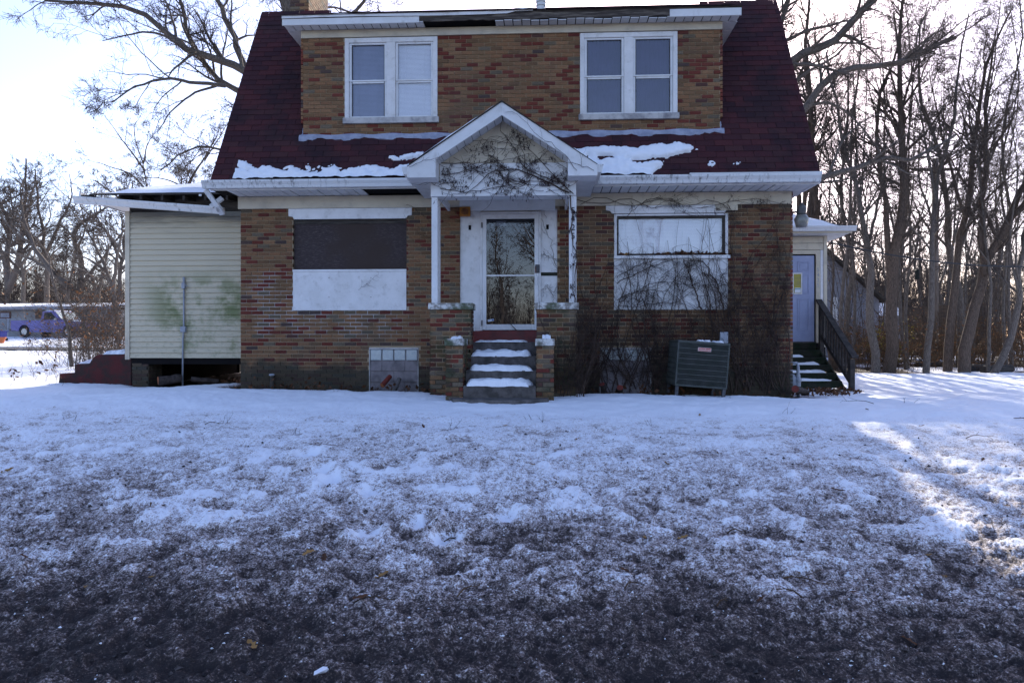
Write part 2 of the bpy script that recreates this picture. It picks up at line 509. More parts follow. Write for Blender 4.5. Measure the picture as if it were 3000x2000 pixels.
def tubes_mesh(name, groups, org=(0, 0, 0), smooth=True):
    Vs, Fs, b = [], [], 0
    for P, R, k in groups:
        if len(P) == 0:
            continue
        V, F = tube_arrays(P, R, k)
        Vs.append(V)
        Fs.append(F + b)
        b += len(V)
    V = np.concatenate(Vs) - np.array(org)[None]
    return mesh_np(name, V, np.concatenate(Fs), smooth)

def resample(pts, n):
    """Catmull-Rom through pts, n points at even steps"""
    p = np.array(pts, float)
    p = np.vstack([2 * p[0] - p[1], p, 2 * p[-1] - p[-2]])
    out = []
    for i in range(1, len(p) - 2):
        for t in np.linspace(0, 1, 8, endpoint=False):
            a, b, c, d = p[i - 1], p[i], p[i + 1], p[i + 2]
            out.append(.5 * (2 * b + (c - a) * t + (2 * a - 5 * b + 4 * c - d) * t * t + (3 * b - a - 3 * c + d) * t ** 3))
    out.append(p[-2])
    out = np.array(out)
    s = np.concatenate([[0], np.cumsum(np.linalg.norm(np.diff(out, axis=0), axis=1))])
    q = np.linspace(0, s[-1], n)
    return np.stack([np.interp(q, s, out[:, i]) for i in range(3)], axis=1)

def norm(v):
    return v / (np.linalg.norm(v, axis=-1, keepdims=True) + 1e-9)

def walk(S, dirs, L, r0, n, wander, up, taper, r, squash=None):
    M = len(S)
    P = np.empty((M, n, 3))
    P[:, 0] = S
    d = norm(dirs)
    for i in range(1, n):
        w = r.normal(0, wander, (M, 3))
        if squash is not None:
            w[:, 1] *= squash
        d = norm(d + w + np.array([0, 0, up]))
        P[:, i] = P[:, i - 1] + d * (L / (n - 1))[:, None]
    R = r0[:, None] * np.linspace(1, taper, n)[None]
    return P, R

def children(P, R, per, ratio, ang, r, tmin=.25, rk=.62, lmin=.15, squash=None, bias=None):
    M, n, _ = P.shape
    L = np.linalg.norm(np.diff(P, axis=1), axis=2).sum(1)
    cnt = np.maximum(0, np.round(per * r.uniform(.7, 1.3, M))).astype(int)
    idx = np.repeat(np.arange(M), cnt)
    if len(idx) == 0:
        idx = np.arange(M)
    t = tmin + (1 - tmin) * r.uniform(0, 1, len(idx)) ** .85
    x = t * (n - 1)
    i0 = np.minimum(x.astype(int), n - 2)
    f = (x - i0)[:, None]
    S = P[idx, i0] * (1 - f) + P[idx, i0 + 1] * f
    T = norm(P[idx, i0 + 1] - P[idx, i0])
    rr = R[idx, i0] * (1 - f[:, 0]) + R[idx, i0 + 1] * f[:, 0]
    w = r.normal(0, 1, (len(idx), 3))
    if squash is not None:
        w[:, 1] *= squash
    w = norm(w - (w * T).sum(1, keepdims=True) * T)
    a = np.radians(r.normal(ang, 12, len(idx)))[:, None]
    d = T * np.cos(a) + w * np.sin(a)
    if bias is not None:
        d = norm(d + np.array(bias))
    Lc = np.maximum(lmin, L[idx] * ratio * (1.15 - .7 * t) * r.uniform(.55, 1.35, len(idx)))
    return S, d, Lc, rr * rk

def tree_groups(limbs, levels, seed, rmin=.006):
    """limbs: list of (pts, r0, r1); levels: (per, ratio, angle, n, sides, wander, up, taper)"""
    r = np.random.default_rng(seed)
    P = np.stack([resample(p, 14) for p, _, _ in limbs])
    P[:, 1:-1] += r.normal(0, 1, P[:, 1:-1].shape) * (np.array([b for _, b, _ in limbs])[:, None, None] * .22)
    R = np.stack([np.linspace(1, 0, 14) ** 1.05 * (a - b) + b for _, a, b in limbs])
    wood = [(P, R, 9)]
    fine = []
    for li, (per, ratio, ang, n, k, wander, up, taper) in enumerate(levels):
        if li == 0:
            L = np.linalg.norm(np.diff(P, axis=1), axis=2).sum(1)
            sets = []
            for m in range(len(P)):
                sets.append(children(P[m:m + 1], R[m:m + 1], per * max(.4, L[m] / L.mean()), ratio * L.mean() / L[m], ang, r, .3, .5))
            S, d, Lc, rc = [np.concatenate(z) for z in zip(*sets)]
        else:
            S, d, Lc, rc = children(P, R, per, ratio, ang, r, .2)
        rc = np.clip(rc, rmin, Lc * .035 + rmin)
        P, R = walk(S, d, Lc, rc, n, wander, up, taper, r)
        R = np.maximum(R, rmin * .7)
        (wood if li == 0 else fine).append((P, R, k))
    return wood, fine

# ================================================================== ground
def terrain(X, Y):
    Yp = Y + D
    z = np.interp(Yp, [-60, -5, 0, 2.5, 4, 5.5, 7.5, 9.3, 10.4, 12, 400], [-.95, -.82, -.80, -.78, -.66, -.47, -.20, -.04, 0, 0, 0])
    z = z - .011 * np.clip(X, -9, 9) * np.clip((Yp - 4) / 5, 0, 1) * np.clip(1 - (Yp - 12) / 10, 0, 1)
    left = np.interp(Yp, [12, 20, 32, 52, 120, 400], [0, .12, .5, 1.2, 2.2, 3.5])
    right = np.interp(Yp, [11, 13, 15, 23, 40, 120, 400], [0, -.09, -.15, -.20, -.05, .8, 2.5])
    w = sstep(2.5, -5.5, X)
    z = z - .10 * sstep(-5.6, -7.2, X) * np.clip((Yp - 8) / 3, 0, 1) * np.clip(1 - (Yp - 16) / 8, 0, 1)
    return z + left * w + right * (1 - w)

FOOT = [(970, 1395), (905, 1330), (1085, 1430), (1075, 1545), (1300, 1570), (1320, 1560), (1480, 1500), (940, 1370), (1230, 1520)]
def snow_detail(X, Y):
    Yp = Y + D
    near = sstep(8.6, 5.0, Yp)
    h = (fbm(X * .8, Y * .8, 3, 3) - .5) * .07 + (fbm(X * 2.6, Y * 4, 3, 9) - .5) * .05 * (1 - .5 * near)
    c1 = fbm(X * 7, Y * 7, 4, 21)
    c2 = fbm(X * 20, Y * 20, 3, 31)
    h = h + near * ((c1 - .5) * .065 + (c2 - .5) * .048) + (1 - near) * ((c2 - .5) * .016 + (c1 - .5) * .02)
    c3 = vnoise(X * 44, Y * 44, 43)
    h = h + near * sstep(.45, .85, c3) * .010
    pit = sstep(.60, .82, vnoise(X * 7 + 5, Y * 10, 47)) * (.4 + .6 * vnoise(X * 2, Y * 2, 48))
    h = h - sstep(9.2, 6.5, Yp) * pit * .022
    v = np.abs(vnoise(X * 11, Y * 11, 41) - .5) * 2
    h = h + near * .025 * sstep(.75, .95, v)
    lump = sstep(.62, .80, vnoise(X * 5 + 3, Y * 5, 55))
    h = h + near * lump * .018
    cov = np.interp(Yp, [1, 3.4, 3.8, 4.1, 4.6, 5.2, 6.0, 7.0, 8.0, 9.5], [1.0, .86, .75, .63, .51, .41, .31, .20, .11, -.03])
    patch = (fbm(X * 1.1, Y * 1.8, 5, 77, .6) - .5)
    dirt = cov + patch * .42 * sstep(9, 6, Yp) + (.5 - c1) * .30 * near + (.5 - c2) * .28 * near - .14 * (sstep(.4, .8, c3) - .3) * near - .25 * lump * near * sstep(3.5, 4.6, Yp)
    dirt = dirt + .26 * pit * sstep(9.3, 7.5, Yp)
    for px, py in FOOT:
        for it in range(1):
            d = (py - 1000) / FPX
            yy = np.linspace(2.8, 9, 200)
            pyv = 1000 + FPX * (ZC - terrain(np.zeros(200), yy - D)) / yy
            dist = float(np.interp(-py, -pyv, yy))
        p = PD(px, py, dist)
        q = ((X - p[0]) / .10) ** 2 + ((Y - p[1]) / .15) ** 2
        g = np.exp(-q)
        h = h - .05 * g + .02 * np.exp(-(np.sqrt(q) - 1.4) ** 2 * 4)
        dirt = dirt - (.25 + .5 * c1) * g
    # bare strip of soil and leaves along the foundation and round the trunks in the wood
    edge = (fbm(X * 1.7, Y * 1.7, 4, 91) - .5) * .5
    inx = sstep(-5.8, -5.3, X) * sstep(4.6, 4.1, X)
    iny = sstep(-.62, -.30, Y + edge) * sstep(9.5, 9, Y)
    soil = inx * iny
    inx2 = sstep(-8.0, -7.7, X) * sstep(-5.1, -5.4, X)
    soil = np.maximum(soil, inx2 * sstep(.75, 1.15, Y + edge * .6) * sstep(6, 5.5, Y))
    acx = np.exp(-((X - 2.4) / .7) ** 2 - ((Y + .6) / .45) ** 2)
    soil = np.clip(soil - .4 * acx, 0, 1)
    wood = sstep(10.5, 13, Y + edge * 3) * sstep(3, 6, X) * sstep(.42, .60, fbm(X * .35, Y * .35, 4, 61))
    bush = np.exp(-((X + 10.5) / 1.6) ** 2 - ((Y - 9.5) / 4) ** 2) * sstep(.4, .6, fbm(X * .8, Y * .8, 4, 66))
    soil = np.maximum(soil, np.maximum(wood * .8, bush))
    dirt = np.maximum(dirt, soil * 1.1)
    h = h - .07 * soil * sstep(8, 10, Yp)
    far = sstep(60, 25, Yp)
    return h * far, dirt, soil

def make_ground():
    rows = [1.5]
    while rows[-1] < 13.5:
        y = rows[-1]
        rows.append(y + min(max(y * y / 760, .010), .07))
    while rows[-1] < 3000:
        rows.append(rows[-1] * 1.022 + .03)
    rows = np.array(rows)
    u = np.concatenate([-np.geomspace(2.6, .86, 26)[:-1], np.linspace(-.85, .85, 600), np.geomspace(.86, 2.6, 26)[1:]])
    U, Yp = np.meshgrid(u, rows)
    X = U * (Yp + .15) - .0485 * Yp * 0
    Y = Yp - D
    h, dirt, soil = snow_detail(X.ravel(), Y.ravel())
    z = terrain(X.ravel(), Y.ravel()) + h
    V = np.stack([X.ravel(), Y.ravel(), z], 1)
    nr, nc = U.shape
    i = np.arange(nr * nc).reshape(nr, nc)
    F = np.stack([i[:-1, :-1], i[:-1, 1:], i[1:, 1:], i[1:, :-1]], -1).reshape(-1, 4)
    me = mesh_np('ground', V, F, True)
    for nm, a in (('dirt', dirt), ('soil', soil)):
        at = me.attributes.new(nm, 'FLOAT', 'POINT')
        at.data.foreach_set('value', np.clip(a, -.5, 1.2).astype(np.float32))
    o = link('ground', me, 'ground')
    o['kind'] = 'structure'
    o['label'] = 'snow covered lawn turning to dirty slush towards the road'
make_ground()

def gz(x, y):
    a, b = np.array([float(x)]), np.array([float(y)])
    return float((terrain(a, b) + snow_detail(a, b)[0])[0])
def gpt(px, py):
    """point of the open ground seen at a photo position"""
    lo, hi = 2.0, 80.0
    d = np.geomspace(lo, hi, 400)
    P = np.stack([PD(px, py, t) for t in d])
    g = terrain(P[:, 0], P[:, 1])
    k = np.argmax(P[:, 2] < g)
    if k == 0:
        k = 399
    p = P[k]
    return np.array((p[0], p[1], gz(p[0], p[1])))

g = G().box(-60, 60, -70, -D + 1.6, -1.6, -.80)
o = g.build('road', 'asphalt')
o['kind'] = 'structure'

# far road on the other side of the yard, lying on the slope
pts = []
for px in (-900, -500, -200, 0, 100, 200, 300, 380):
    for dd in (30.5, 33.5):
        p = PD(px, 1000, dd + (px - 100) * -.004)
        pts.append((p[0], p[1], float(terrain(np.array([p[0]]), np.array([p[1]]))[0]) + .05))
gg = G()
gg.add(pts, [(2 * i, 2 * i + 2, 2 * i + 3, 2 * i + 1) for i in range(7)])
o = gg.build('side_road', 'asphalt')
o['kind'] = 'structure'

# ================================================================== brickwork
TINTS = {'tan': [(.27, .142, .074), (.24, .128, .070), (.29, .16, .086)], 'buff': [(.21, .118, .062), (.18, .104, .058), (.235, .138, .075)],
         'red': [(.165, .042, .030), (.14, .038, .030), (.185, .05, .036)], 'grey': [(.165, .128, .088), (.145, .113, .080), (.18, .14, .10)],
         'dark': [(.105, .068, .058), (.11, .055, .046), (.09, .062, .056)]}
KEYS = ['tan', 'buff', 'red', 'grey', 'dark']
BL, BH, BJ = .203, .0677, .012

def box_me(name, sx, sy, sz, tint, mat):
    x, y, z = sx / 2, sy / 2, sz / 2
    c = .0025
    V = [(-x, y, -z), (x, y, -z), (x, y, z), (-x, y, z), (-x, -y + c, -z), (x, -y + c, -z), (x, -y + c, z), (-x, -y + c, z),
         (-x + c, -y, -z + c), (x - c, -y, -z + c), (x - c, -y, z - c), (-x + c, -y, z - c)]
    F = [(4, 5, 9, 8), (5, 6, 10, 9), (6, 7, 11, 10), (7, 4, 8, 11), (8, 9, 10, 11), (0, 1, 5, 4), (1, 2, 6, 5), (2, 3, 7, 6), (3, 0, 4, 7)]
    me = bpy.data.meshes.new(name)
    me.from_pydata(V, [], F)
    a = me.attributes.new('tint', 'FLOAT_COLOR', 'POINT')
    a.data.foreach_set('color', np.tile(np.array([*tint, 1.0]), len(V)))
    me.materials.append(MAT[mat])
    me.update()
    return me
_BV = np.array([(-1, 1, -1), (1, 1, -1), (1, 1, 1), (-1, 1, 1), (-1, -1, -1), (1, -1, -1), (1, -1, 1), (-1, -1, 1)], float)
_BF = np.array([(4, 5, 6, 7), (0, 1, 5, 4), (1, 2, 6, 5), (2, 3, 7, 6), (3, 0, 4, 7)])

class Pieces:
    """bricks or shingles: the biggest become objects of their own, the rest one joined part"""
    def __init__(s):
        s.L = []
    def add(s, c, sx, sy, sz, tint, rot=None, single=False, fullkey=None):
        s.L.append((np.array(c, float), sx, sy, sz, tint, rot, single, fullkey))
    def build(s, name, mat, parent, limit, rest_name):
        camp = np.array((0, -D, ZC))
        cand = [i for i, p in enumerate(s.L) if p[6]]
        cand.sort(key=lambda i: np.linalg.norm(s.L[i][0] - camp))
        own = set(cand[:limit])
        cache = {}
        org = np.array(world_origin(parent))
        for i in own:
            c, sx, sy, sz, tint, rot, _, _ = s.L[i]
            k = (round(sx, 3), round(sz, 3), tint)
            if k not in cache:
                cache[k] = box_me(name, sx, sy, sz, tint, mat)
            o = link(name, cache[k], None, parent)
            o.location = c - org
            if rot is not None:
                o.rotation_euler = rot
        rest = [p for i, p in enumerate(s.L) if i not in own]
        if not rest:
            return
        V, F, T = [], [], []
        for j, (c, sx, sy, sz, tint, rot, _, _) in enumerate(rest):
            v = _BV * np.array((sx / 2, sy / 2, sz / 2))
            if rot is not None:
                v = v @ np.array(rot_m(rot)).T
            V.append(v + c - org)
            F.append(_BF + 8 * j)
            T.append(np.tile(np.array([*tint, 1.0]), (8, 1)))
        me = mesh_np(rest_name, np.concatenate(V), np.concatenate(F))
        a = me.attributes.new('tint', 'FLOAT_COLOR', 'POINT')
        a.data.foreach_set('color', np.concatenate(T).ravel())
        me.materials.append(MAT[mat])
        o = link(rest_name, me, None, parent)
        o['kind'] = 'stuff'

def rot_m(rot):
    from mathutils import Euler
    return Euler(rot).to_matrix()

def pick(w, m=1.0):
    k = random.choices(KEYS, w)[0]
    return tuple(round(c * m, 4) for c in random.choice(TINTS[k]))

def lay(pc, x0, x1, z0, z1, holes, yf, w, single=True, axis=0, depth=.05, z_start=None, dim=1.0):
    """courses of stretchers on a wall facing -Y (axis 0) or +-X (axis 1: x is then y)"""
    z = z_start if z_start is not None else z0
    row = 0
    while z + BH * .5 < z1:
        zt = min(z + BH - BJ, z1)
        off = (BL / 2 if row % 2 else 0) + (random.random() - .5) * .01
        x = x0 - off
        while x < x1:
            a, b = max(x, x0), min(x + BL - BJ, x1)
            segs = [(a, b)] if b - a > .025 else []
            for hx0, hx1, hz0, hz1 in holes:
                if zt > hz0 + .01 and z < hz1 - .01:
                    ns = []
                    for p, q in segs:
                        if q <= hx0 or p >= hx1:
                            ns.append((p, q))
                        else:
                            if hx0 - p > .03:
                                ns.append((p, hx0))
                            if q - hx1 > .03:
                                ns.append((hx1, q))
                    segs = ns
            for p, q in segs:
                full = abs((q - p) - (BL - BJ)) < .004
                j = random.uniform(-.003, .003)
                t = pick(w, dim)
                if axis == 0:
                    pc.add(((p + q) / 2, yf + depth / 2 + j, (z + zt) / 2), (BL - BJ) if full else q - p, depth, zt - z, t, None, single and full)
                else:
                    pc.add((yf, (p + q) / 2, (z + zt) / 2), depth, q - p, zt - z, t, None, False)
            x += BL
        z += BH
        row += 1

def sheet(g, x0, x1, z0, z1, y, holes, depth):
    """a front sheet with openings and their reveals"""
    xs = sorted({x0, x1, *[min(max(h[i], x0), x1) for h in holes for i in (0, 1)]})
    zs = sorted({z0, z1, *[min(max(h[i], z0), z1) for h in holes for i in (2, 3)]})
    for a, b in zip(xs, xs[1:]):
        for c, d in zip(zs, zs[1:]):
            mx, mz = (a + b) / 2, (c + d) / 2
            if any(h[0] < mx < h[1] and h[2] < mz < h[3] for h in holes):
                continue
            g.add([(a, y, c), (b, y, c), (b, y, d), (a, y, d)], [(0, 1, 2, 3)])
    for h in holes:
        a, b, c, d = h
        P = [(a, c), (b, c), (b, d), (a, d)]
        for i in range(4):
            p, q = P[i], P[(i + 1) % 4]
            g.add([(p[0], y, p[1]), (q[0], y, q[1]), (q[0], y + depth, q[1]), (p[0], y + depth, p[1])], [(0, 1, 2, 3)])

# ================================================================== the brick house
HX0, HX1 = XW(705), XW(2316)             # front wall, left and right corner
HB, HT = -.25, 3.12                       # below grade, underside of the frieze
DX0, DX1, DB, DT = XW(888), XW(2110), 4.30, 6.05   # dormer wall
EAVE_Y, EAVE_Z, BRK_Y, BRK_Z = -.45, 3.50, 1.58, 7.23
HDEP = 8.2
house = thing('brick_house', ((HX0 + HX1) / 2, 0, 0), 'brown and red brick house with steep maroon gambrel roof and wide brick dormer', 'house')

w1 = (XW(858), XW(1191), 1.36, 2.935)     # boarded window
w2 = (XW(1799), XW(2133), 1.36, 2.98)     # picture window
dr = (XW(1347), XW(1633), .80, 3.09)      # door surround
b1 = (XW(1081), XW(1226), -.2, .72)       # basement openings
b2 = (XW(1757), XW(1908), -.2, .72)
uw1 = (XW(1010), XW(1282), 4.56, 6.045)
uw2 = (XW(1699), XW(1985), 4.56, 6.045)
holes = [w1, w2, dr, b1, b2]

g = G()
sheet(g, HX0, HX1, HB, HT + .1, .012, holes, .12)
wall = g.build('wall', 'mortar', house)
g = G()
sheet(g, DX0, DX1, DB - .1, DT + .1, .012, [uw1, uw2], .12)
dwall = g.build('dormer_wall', 'mortar', house)
# shell behind the brick: closed sides and back
g = G().box(HX0 + .004, HX1 - .004, .135, HDEP, HB, 3.55).box(DX0 + .004, DX1 - .004, .135, 4.0, 3.4, 6.2)
g.build('inner_wall', 'black', house)
g = G()
for s, x in ((-1, HX0), (1, HX1)):
    g.add([(x, .012, HB), (x, HDEP + .02, HB), (x, HDEP + .02, 3.5), (x, .012, 3.5)], [(0, 1, 2, 3)])
    g.prism([(-.0 + .02, 3.4), (BRK_Y, 7.15), (4.0, 8.2), (HDEP - BRK_Y, 7.15), (HDEP, 3.4)], 0, x - .02 * (s > 0) + .0, x + .02 * (s < 0))
for x in (DX0, DX1):
    g.add([(x, .012, DB - .1), (x, 2.0, DB - .1), (x, 2.0, 6.2), (x, .012, 6.2)], [(0, 1, 2, 3)])
g.build('side_wall', 'mortar', house)

pc = Pieces()
WA = (36, 30, 21, 9, 4)
WB = (40, 26, 26, 6, 2)
WC = (22, 34, 24, 14, 6)
random.seed(5)
xm = XW(1500)
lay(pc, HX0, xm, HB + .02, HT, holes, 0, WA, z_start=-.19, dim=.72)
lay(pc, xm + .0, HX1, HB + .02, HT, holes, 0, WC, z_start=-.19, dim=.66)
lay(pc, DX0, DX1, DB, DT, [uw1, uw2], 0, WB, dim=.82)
lay(pc, .012, 3.2, HB + .02, HT + .3, [], HX1 + .02, WC, single=False, axis=1, depth=.045, z_start=-.19)
lay(pc, .012, 1.4, 4.6, 6.1, [], DX1 + .02, WB, single=False, axis=1, depth=.045)
lay(pc, .012, 1.4, 4.6, 6.1, [], DX0 - .02, WB, single=False, axis=1, depth=.045)
pc.build('brick', 'brick', house, 300, 'bricks')

# ---- main roof: lower gambrel slope, shingle by shingle
sl = math.atan2(BRK_Z - EAVE_Z, BRK_Y - EAVE_Y)
SLEN = math.hypot(BRK_Z - EAVE_Z, BRK_Y - EAVE_Y)
RX0, RX1 = XW(617, EAVE_Y), XW(2403, EAVE_Y)
nrm = np.array((0, -math.sin(sl), math.cos(sl)))
tang = np.array((0, math.cos(sl), math.sin(sl)))
def slope_pt(x, s, h=0.0):
    return np.array((x, EAVE_Y, EAVE_Z)) + tang * s + nrm * h
g = G()
g.prism([(EAVE_Y, EAVE_Z), (BRK_Y, BRK_Z), (4.0, 8.3), (HDEP - BRK_Y, BRK_Z), (HDEP - EAVE_Y, EAVE_Z), (HDEP - EAVE_Y, EAVE_Z - .1),
         (HDEP - BRK_Y, BRK_Z - .1), (4.0, 8.2), (BRK_Y + .05, BRK_Z - .1), (EAVE_Y + .05, EAVE_Z - .1)], 0, RX0 + .01, RX1 - .01)
roof = g.build('roof', 'darkwood', house)
STN = [(.060, .018, .022), (.050, .017, .021), (.070, .020, .023), (.042, .015, .020), (.058, .022, .024)]
ps = Pieces()
EX, TW = .127, .305
ns = int(SLEN / EX) + 1
random.seed(9)
for r_ in range(ns):
    s0 = r_ * EX
    x = RX0 - (TW / 2 if r_ % 2 else 0)
    while x < RX1:
        a, b = max(x, RX0), min(x + TW - .006, RX1)
        x += TW
        if b - a < .02:
            continue
        y = EAVE_Y + (s0 + EX) * math.cos(sl)
        if y > .06:                                     # behind the dormer
            if a > DX0 - .02 and b < DX1 + .02:
                continue
            if a < DX0 < b:
                b = DX0 - .012
            if a < DX1 < b:
                a = DX1 + .012
            if b - a < .02:
                continue
        c = slope_pt((a + b) / 2, s0 + EX * .62, .013 + random.uniform(-.001, .003))
        full = abs(b - a - (TW - .006)) < .004
        ps.add(c, (TW - .006) if full else b - a, .007, EX * 1.30, random.choice(STN), (sl - math.pi / 2 - .055, 0, 0), full)
random.seed(10)
# box is built with its face along -Y; turn it onto the slope
ps.build('shingle', 'shingle', house, 300, 'shingles')
g = G()
for r_ in range(10):     # upper slope, seen only from elsewhere
    p0, p1 = np.array((BRK_Y, BRK_Z + .02)), np.array((4.0, 8.33))
    a, b = p0 + (p1 - p0) * r_ / 10, p0 + (p1 - p0) * (r_ + 1.15) / 10
    g.add([(RX0, a[0], a[1] + .012), (RX1, a[0], a[1] + .012), (RX1, b[0], b[1]), (RX0, b[0], b[1])], [(0, 1, 2, 3)])
o = g.build('upper_slope', 'shingle', house)
at = o.data.attributes.new('tint', 'FLOAT_COLOR', 'POINT')
at.data.foreach_set('color', np.tile(np.array([*STN[0], 1.0]), len(o.data.vertices)))

# ---- lower eave: gutter, fascia, soffit panels, frieze
GY = -.50
def gutter_run(name, x0, x1, yb, zt, mat='vinyl', parent=house, h=.125, d=.12, dz=0.0):
    prof = [(yb, zt), (yb, zt - h), (yb - d * .62, zt - h), (yb - d * .72, zt - h * .62), (yb - d, zt - h * .25), (yb - d, zt), (yb - d + .012, zt),
            (yb - d + .012, zt - h * .22), (yb - d * .66, zt - h * .6), (yb - d * .58, zt - h + .01), (yb - .01, zt - h + .01), (yb - .01, zt)]
    g = G().prism(prof, 0, x0, x1)
    for i, v in enumerate(g.v):
        if dz and abs(v[0] - x1) < 1e-6:
            g.v[i] = (v[0], v[1], v[2] + dz)
    g.box(x0, x0 + .003, yb - d * .7, yb - .005, zt - h + .004, zt - .004)
    g.box(x1 - .003, x1, yb - d * .7, yb - .005, zt - h + .004 + dz, zt - .004 + dz)
    for x in np.arange(x0 + .5, x1 - .2, 1.9):
        g.box(x, x + .05, yb - d - .003, yb - d + .004, zt - h * .26, zt + .003)
    return g.build(name, mat, parent)
_t = NT('stained_gutter')
_c = _t.mix(_t.noise(3, 4), (.68, .68, .68), (.58, .58, .58))
_st = _t.ramp(_t.noise(7, 6, .75, (2.0, 1, .8)), .50, .66)
_xx = _t.ramp(_t.noise(.55, 2, .5, (1, 1, .2)), .40, .62)
_c = _t.mix(_t.math('MULTIPLY', _t.math('MULTIPLY', _st, _xx), .85), _c, (.10, .095, .085))
MAT['gutter'] = _t.fin(_c, .5, .4)
PXL, PXR = -1.80, .50          # the porch roof interrupts the gutter
GX0, GX1 = XW(590, -.6), XW(2407, -.6)
gutter_run('gutter', GX0, -2.05, GY, 3.485, 'gutter')
gutter_run('gutter', .78, GX1, GY, 3.485, 'gutter')
G().box(RX0 + .02, RX1 - .02, GY + .004, GY + .03, 3.34, 3.475).build('fascia', 'white', house)
G().box(XW(2020, -.5), RX1 + .01, GY - .02, GY + .01, 3.50, 3.535).build('drip_edge', 'vinyl', house, .004)
random.seed(3)
def soffits(x0, x1, yb, yf, z, gaps, wd=.152, parent=house, sagrange=None):
    x = x0
    while x < x1 - .03:
        b = min(x + wd, x1)
        if not any(p < (x + b) / 2 < q for p, q in gaps):
            t = random.uniform(-.003, .003)
            droop = random.uniform(0, .02) if sagrange and sagrange[0] < x < sagrange[1] else 0
            gg = G().add([(x + .008, yb, z + t), (b - .008, yb, z + t), (b - .008, yf, z + t - droop), (x + .008, yf, z + t - droop),
                          (x + .008, yb, z + t + .012), (b - .008, yb, z + t + .012), (b - .008, yf, z + t + .012 - droop), (x + .008, yf, z + t + .012 - droop)],
                         [(0, 1, 2, 3), (7, 6, 5, 4), (0, 4, 5, 1), (1, 5, 6, 2), (2, 6, 7, 3), (3, 7, 4, 0)])
            gg.build('soffit_panel', 'soffit', parent)
        x = b
soffits(HX0 - .02, HX1 + .26, 0, GY + .005, 3.335, [(XW(1075), PXR - .1)])
G().box(HX0 - .3, HX1 + .25, GY + .01, 0.0, 3.36, 3.372).build('eave_board', 'black', house)
G().box(HX0 - .035, PXL, -.035, .0, HT, 3.33).build('frieze_board', 'cream', house, .006)
G().box(PXL, HX1 + .01, -.03, .0, HT, 3.33).build('frieze_board', 'cream', house, .006)
# rafter tails at the open corner
for x in (HX0 - .12, HX0 - .28):
    G().box(x, x + .045, -.46, .02, 3.38, 3.46).build('rafter', 'darkwood', house)
G().prism([(-.48, 3.345), (.9, 3.345), (.9, 3.36), (-.48, 3.36)], 0, HX1 + .02, HX1 + .26).build('soffit_panel', 'soffit', house)

# ---- dormer eave
DY = -.23
EX0, EX1 = XW(827, DY), XW(2172, DY)
sg0, sg1 = XW(1228, DY), XW(1440, DY)
soffits(EX0 + .01, EX1 - .01, -.001, DY, 6.185, [(sg0, sg1)], .15, sagrange=(sg1, EX1 - 1))
G().box(EX0 + .02, EX1 - .02, DY + .02, .02, 6.205, 6.22).build('eave_board', 'black', house)
G().box(DX0 - .03, DX1 + .03, -.03, .0, DT, 6.183).build('frieze_board', 'cream', house, .006)
for x0, x1 in ((EX0, DX0 - .031), (DX1 + .031, EX1)):      # side returns along the cheeks
    y = .0
    while y < 1.0:
        G().box(x0 + .01, x1, y + .004, y + .146, 6.182, 6.194).build('soffit_panel', 'soffit', house)
        y += .15
xw = XW(1228, DY)
G().box(EX0, xw, DY - .012, DY + .012, 6.175, 6.285).build('fascia', 'vinyl', house, .004)
gg = G()
xs = np.linspace(xw + .002, XW(1962, DY), 40)
rr = np.random.default_rng(4)
lo = 6.195 + rr.uniform(-.006, .012, 40) * (rr.uniform(0, 1, 40) > .4)
hi = 6.305 + rr.uniform(-.012, .012, 40)
vs, fs = [], []
for i, x in enumerate(xs):
    yj = DY + rr.uniform(-.004, .004)
    vs += [(x, yj - .01, lo[i]), (x, yj - .01, hi[i]), (x, yj + .02, hi[i]), (x, yj + .02, lo[i])]
    if i:
        a, b = 4 * i - 4, 4 * i
        fs += [(a, b, b + 1, a + 1), (a + 1, b + 1, b + 2, a + 2), (a + 3, a, b, b + 3)]
gg.add(vs, fs)
o = gg.build('fascia', 'woodrot', house)
o['label'] = 'rotten bare fascia board where the white cladding has come off'
G().box(XW(1962, DY), EX1, DY - .012, DY + .012, 6.175, 6.30).build('fascia', 'vinyl', house, .004)
# loose strip of drip edge, curled at its right end
xs = np.linspace(EX0, XW(1562, DY), 30)
vs, fs = [], []
for i, x in enumerate(xs):
    t = i / 29
    z = 6.30 + .010 * math.sin(t * 7) + (.03 if t > .93 else 0)
    vs += [(x, DY - .03, z - .015), (x, DY - .026, z + .040), (x, DY + .10, z + .050), (x, DY + .10, z + .040), (x, DY - .018, z + .03), (x, DY - .022, z - .015)]
    if i:
        a, b = 6 * i - 6, 6 * i
        fs += [(a + k, b + k, b + (k + 1) % 6, a + (k + 1) % 6) for k in range(6)]
gg = G().add(vs, fs)
gg.build('drip_edge', 'white', house)
# dormer roof deck, ragged shingle edge
gg = G()
gg.prism([(DY - .02, 6.33), (4.0, 8.27), (4.0, 8.19), (DY + .02, 6.29)], 0, EX0 - .01, EX1 + .01)
gg.build('dormer_roof', 'darkwood', house)
vs, fs = [], []
xs = np.arange(EX0 - .02, EX1 + .02, .1)
for i, x in enumerate(xs):
    j = rr.uniform(-.012, .012)
    vs += [(x, DY - .045 + j, 6.345 + rr.uniform(-.008, .01)), (x, 4.0, 8.30), (x, DY - .045 + j, 6.33)]
    if i:
        a, b = 3 * i - 3, 3 * i
        fs += [(a, b, b + 1, a + 1), (a + 2, b + 2, b, a)]
gg = G().add(vs, fs)
o = gg.build('dormer_shingles', 'shingle', house)
at = o.data.attributes.new('tint', 'FLOAT_COLOR', 'POINT')
at.data.foreach_set('color', np.tile(np.array([.035, .018, .022, 1.0]), len(o.data.vertices)))
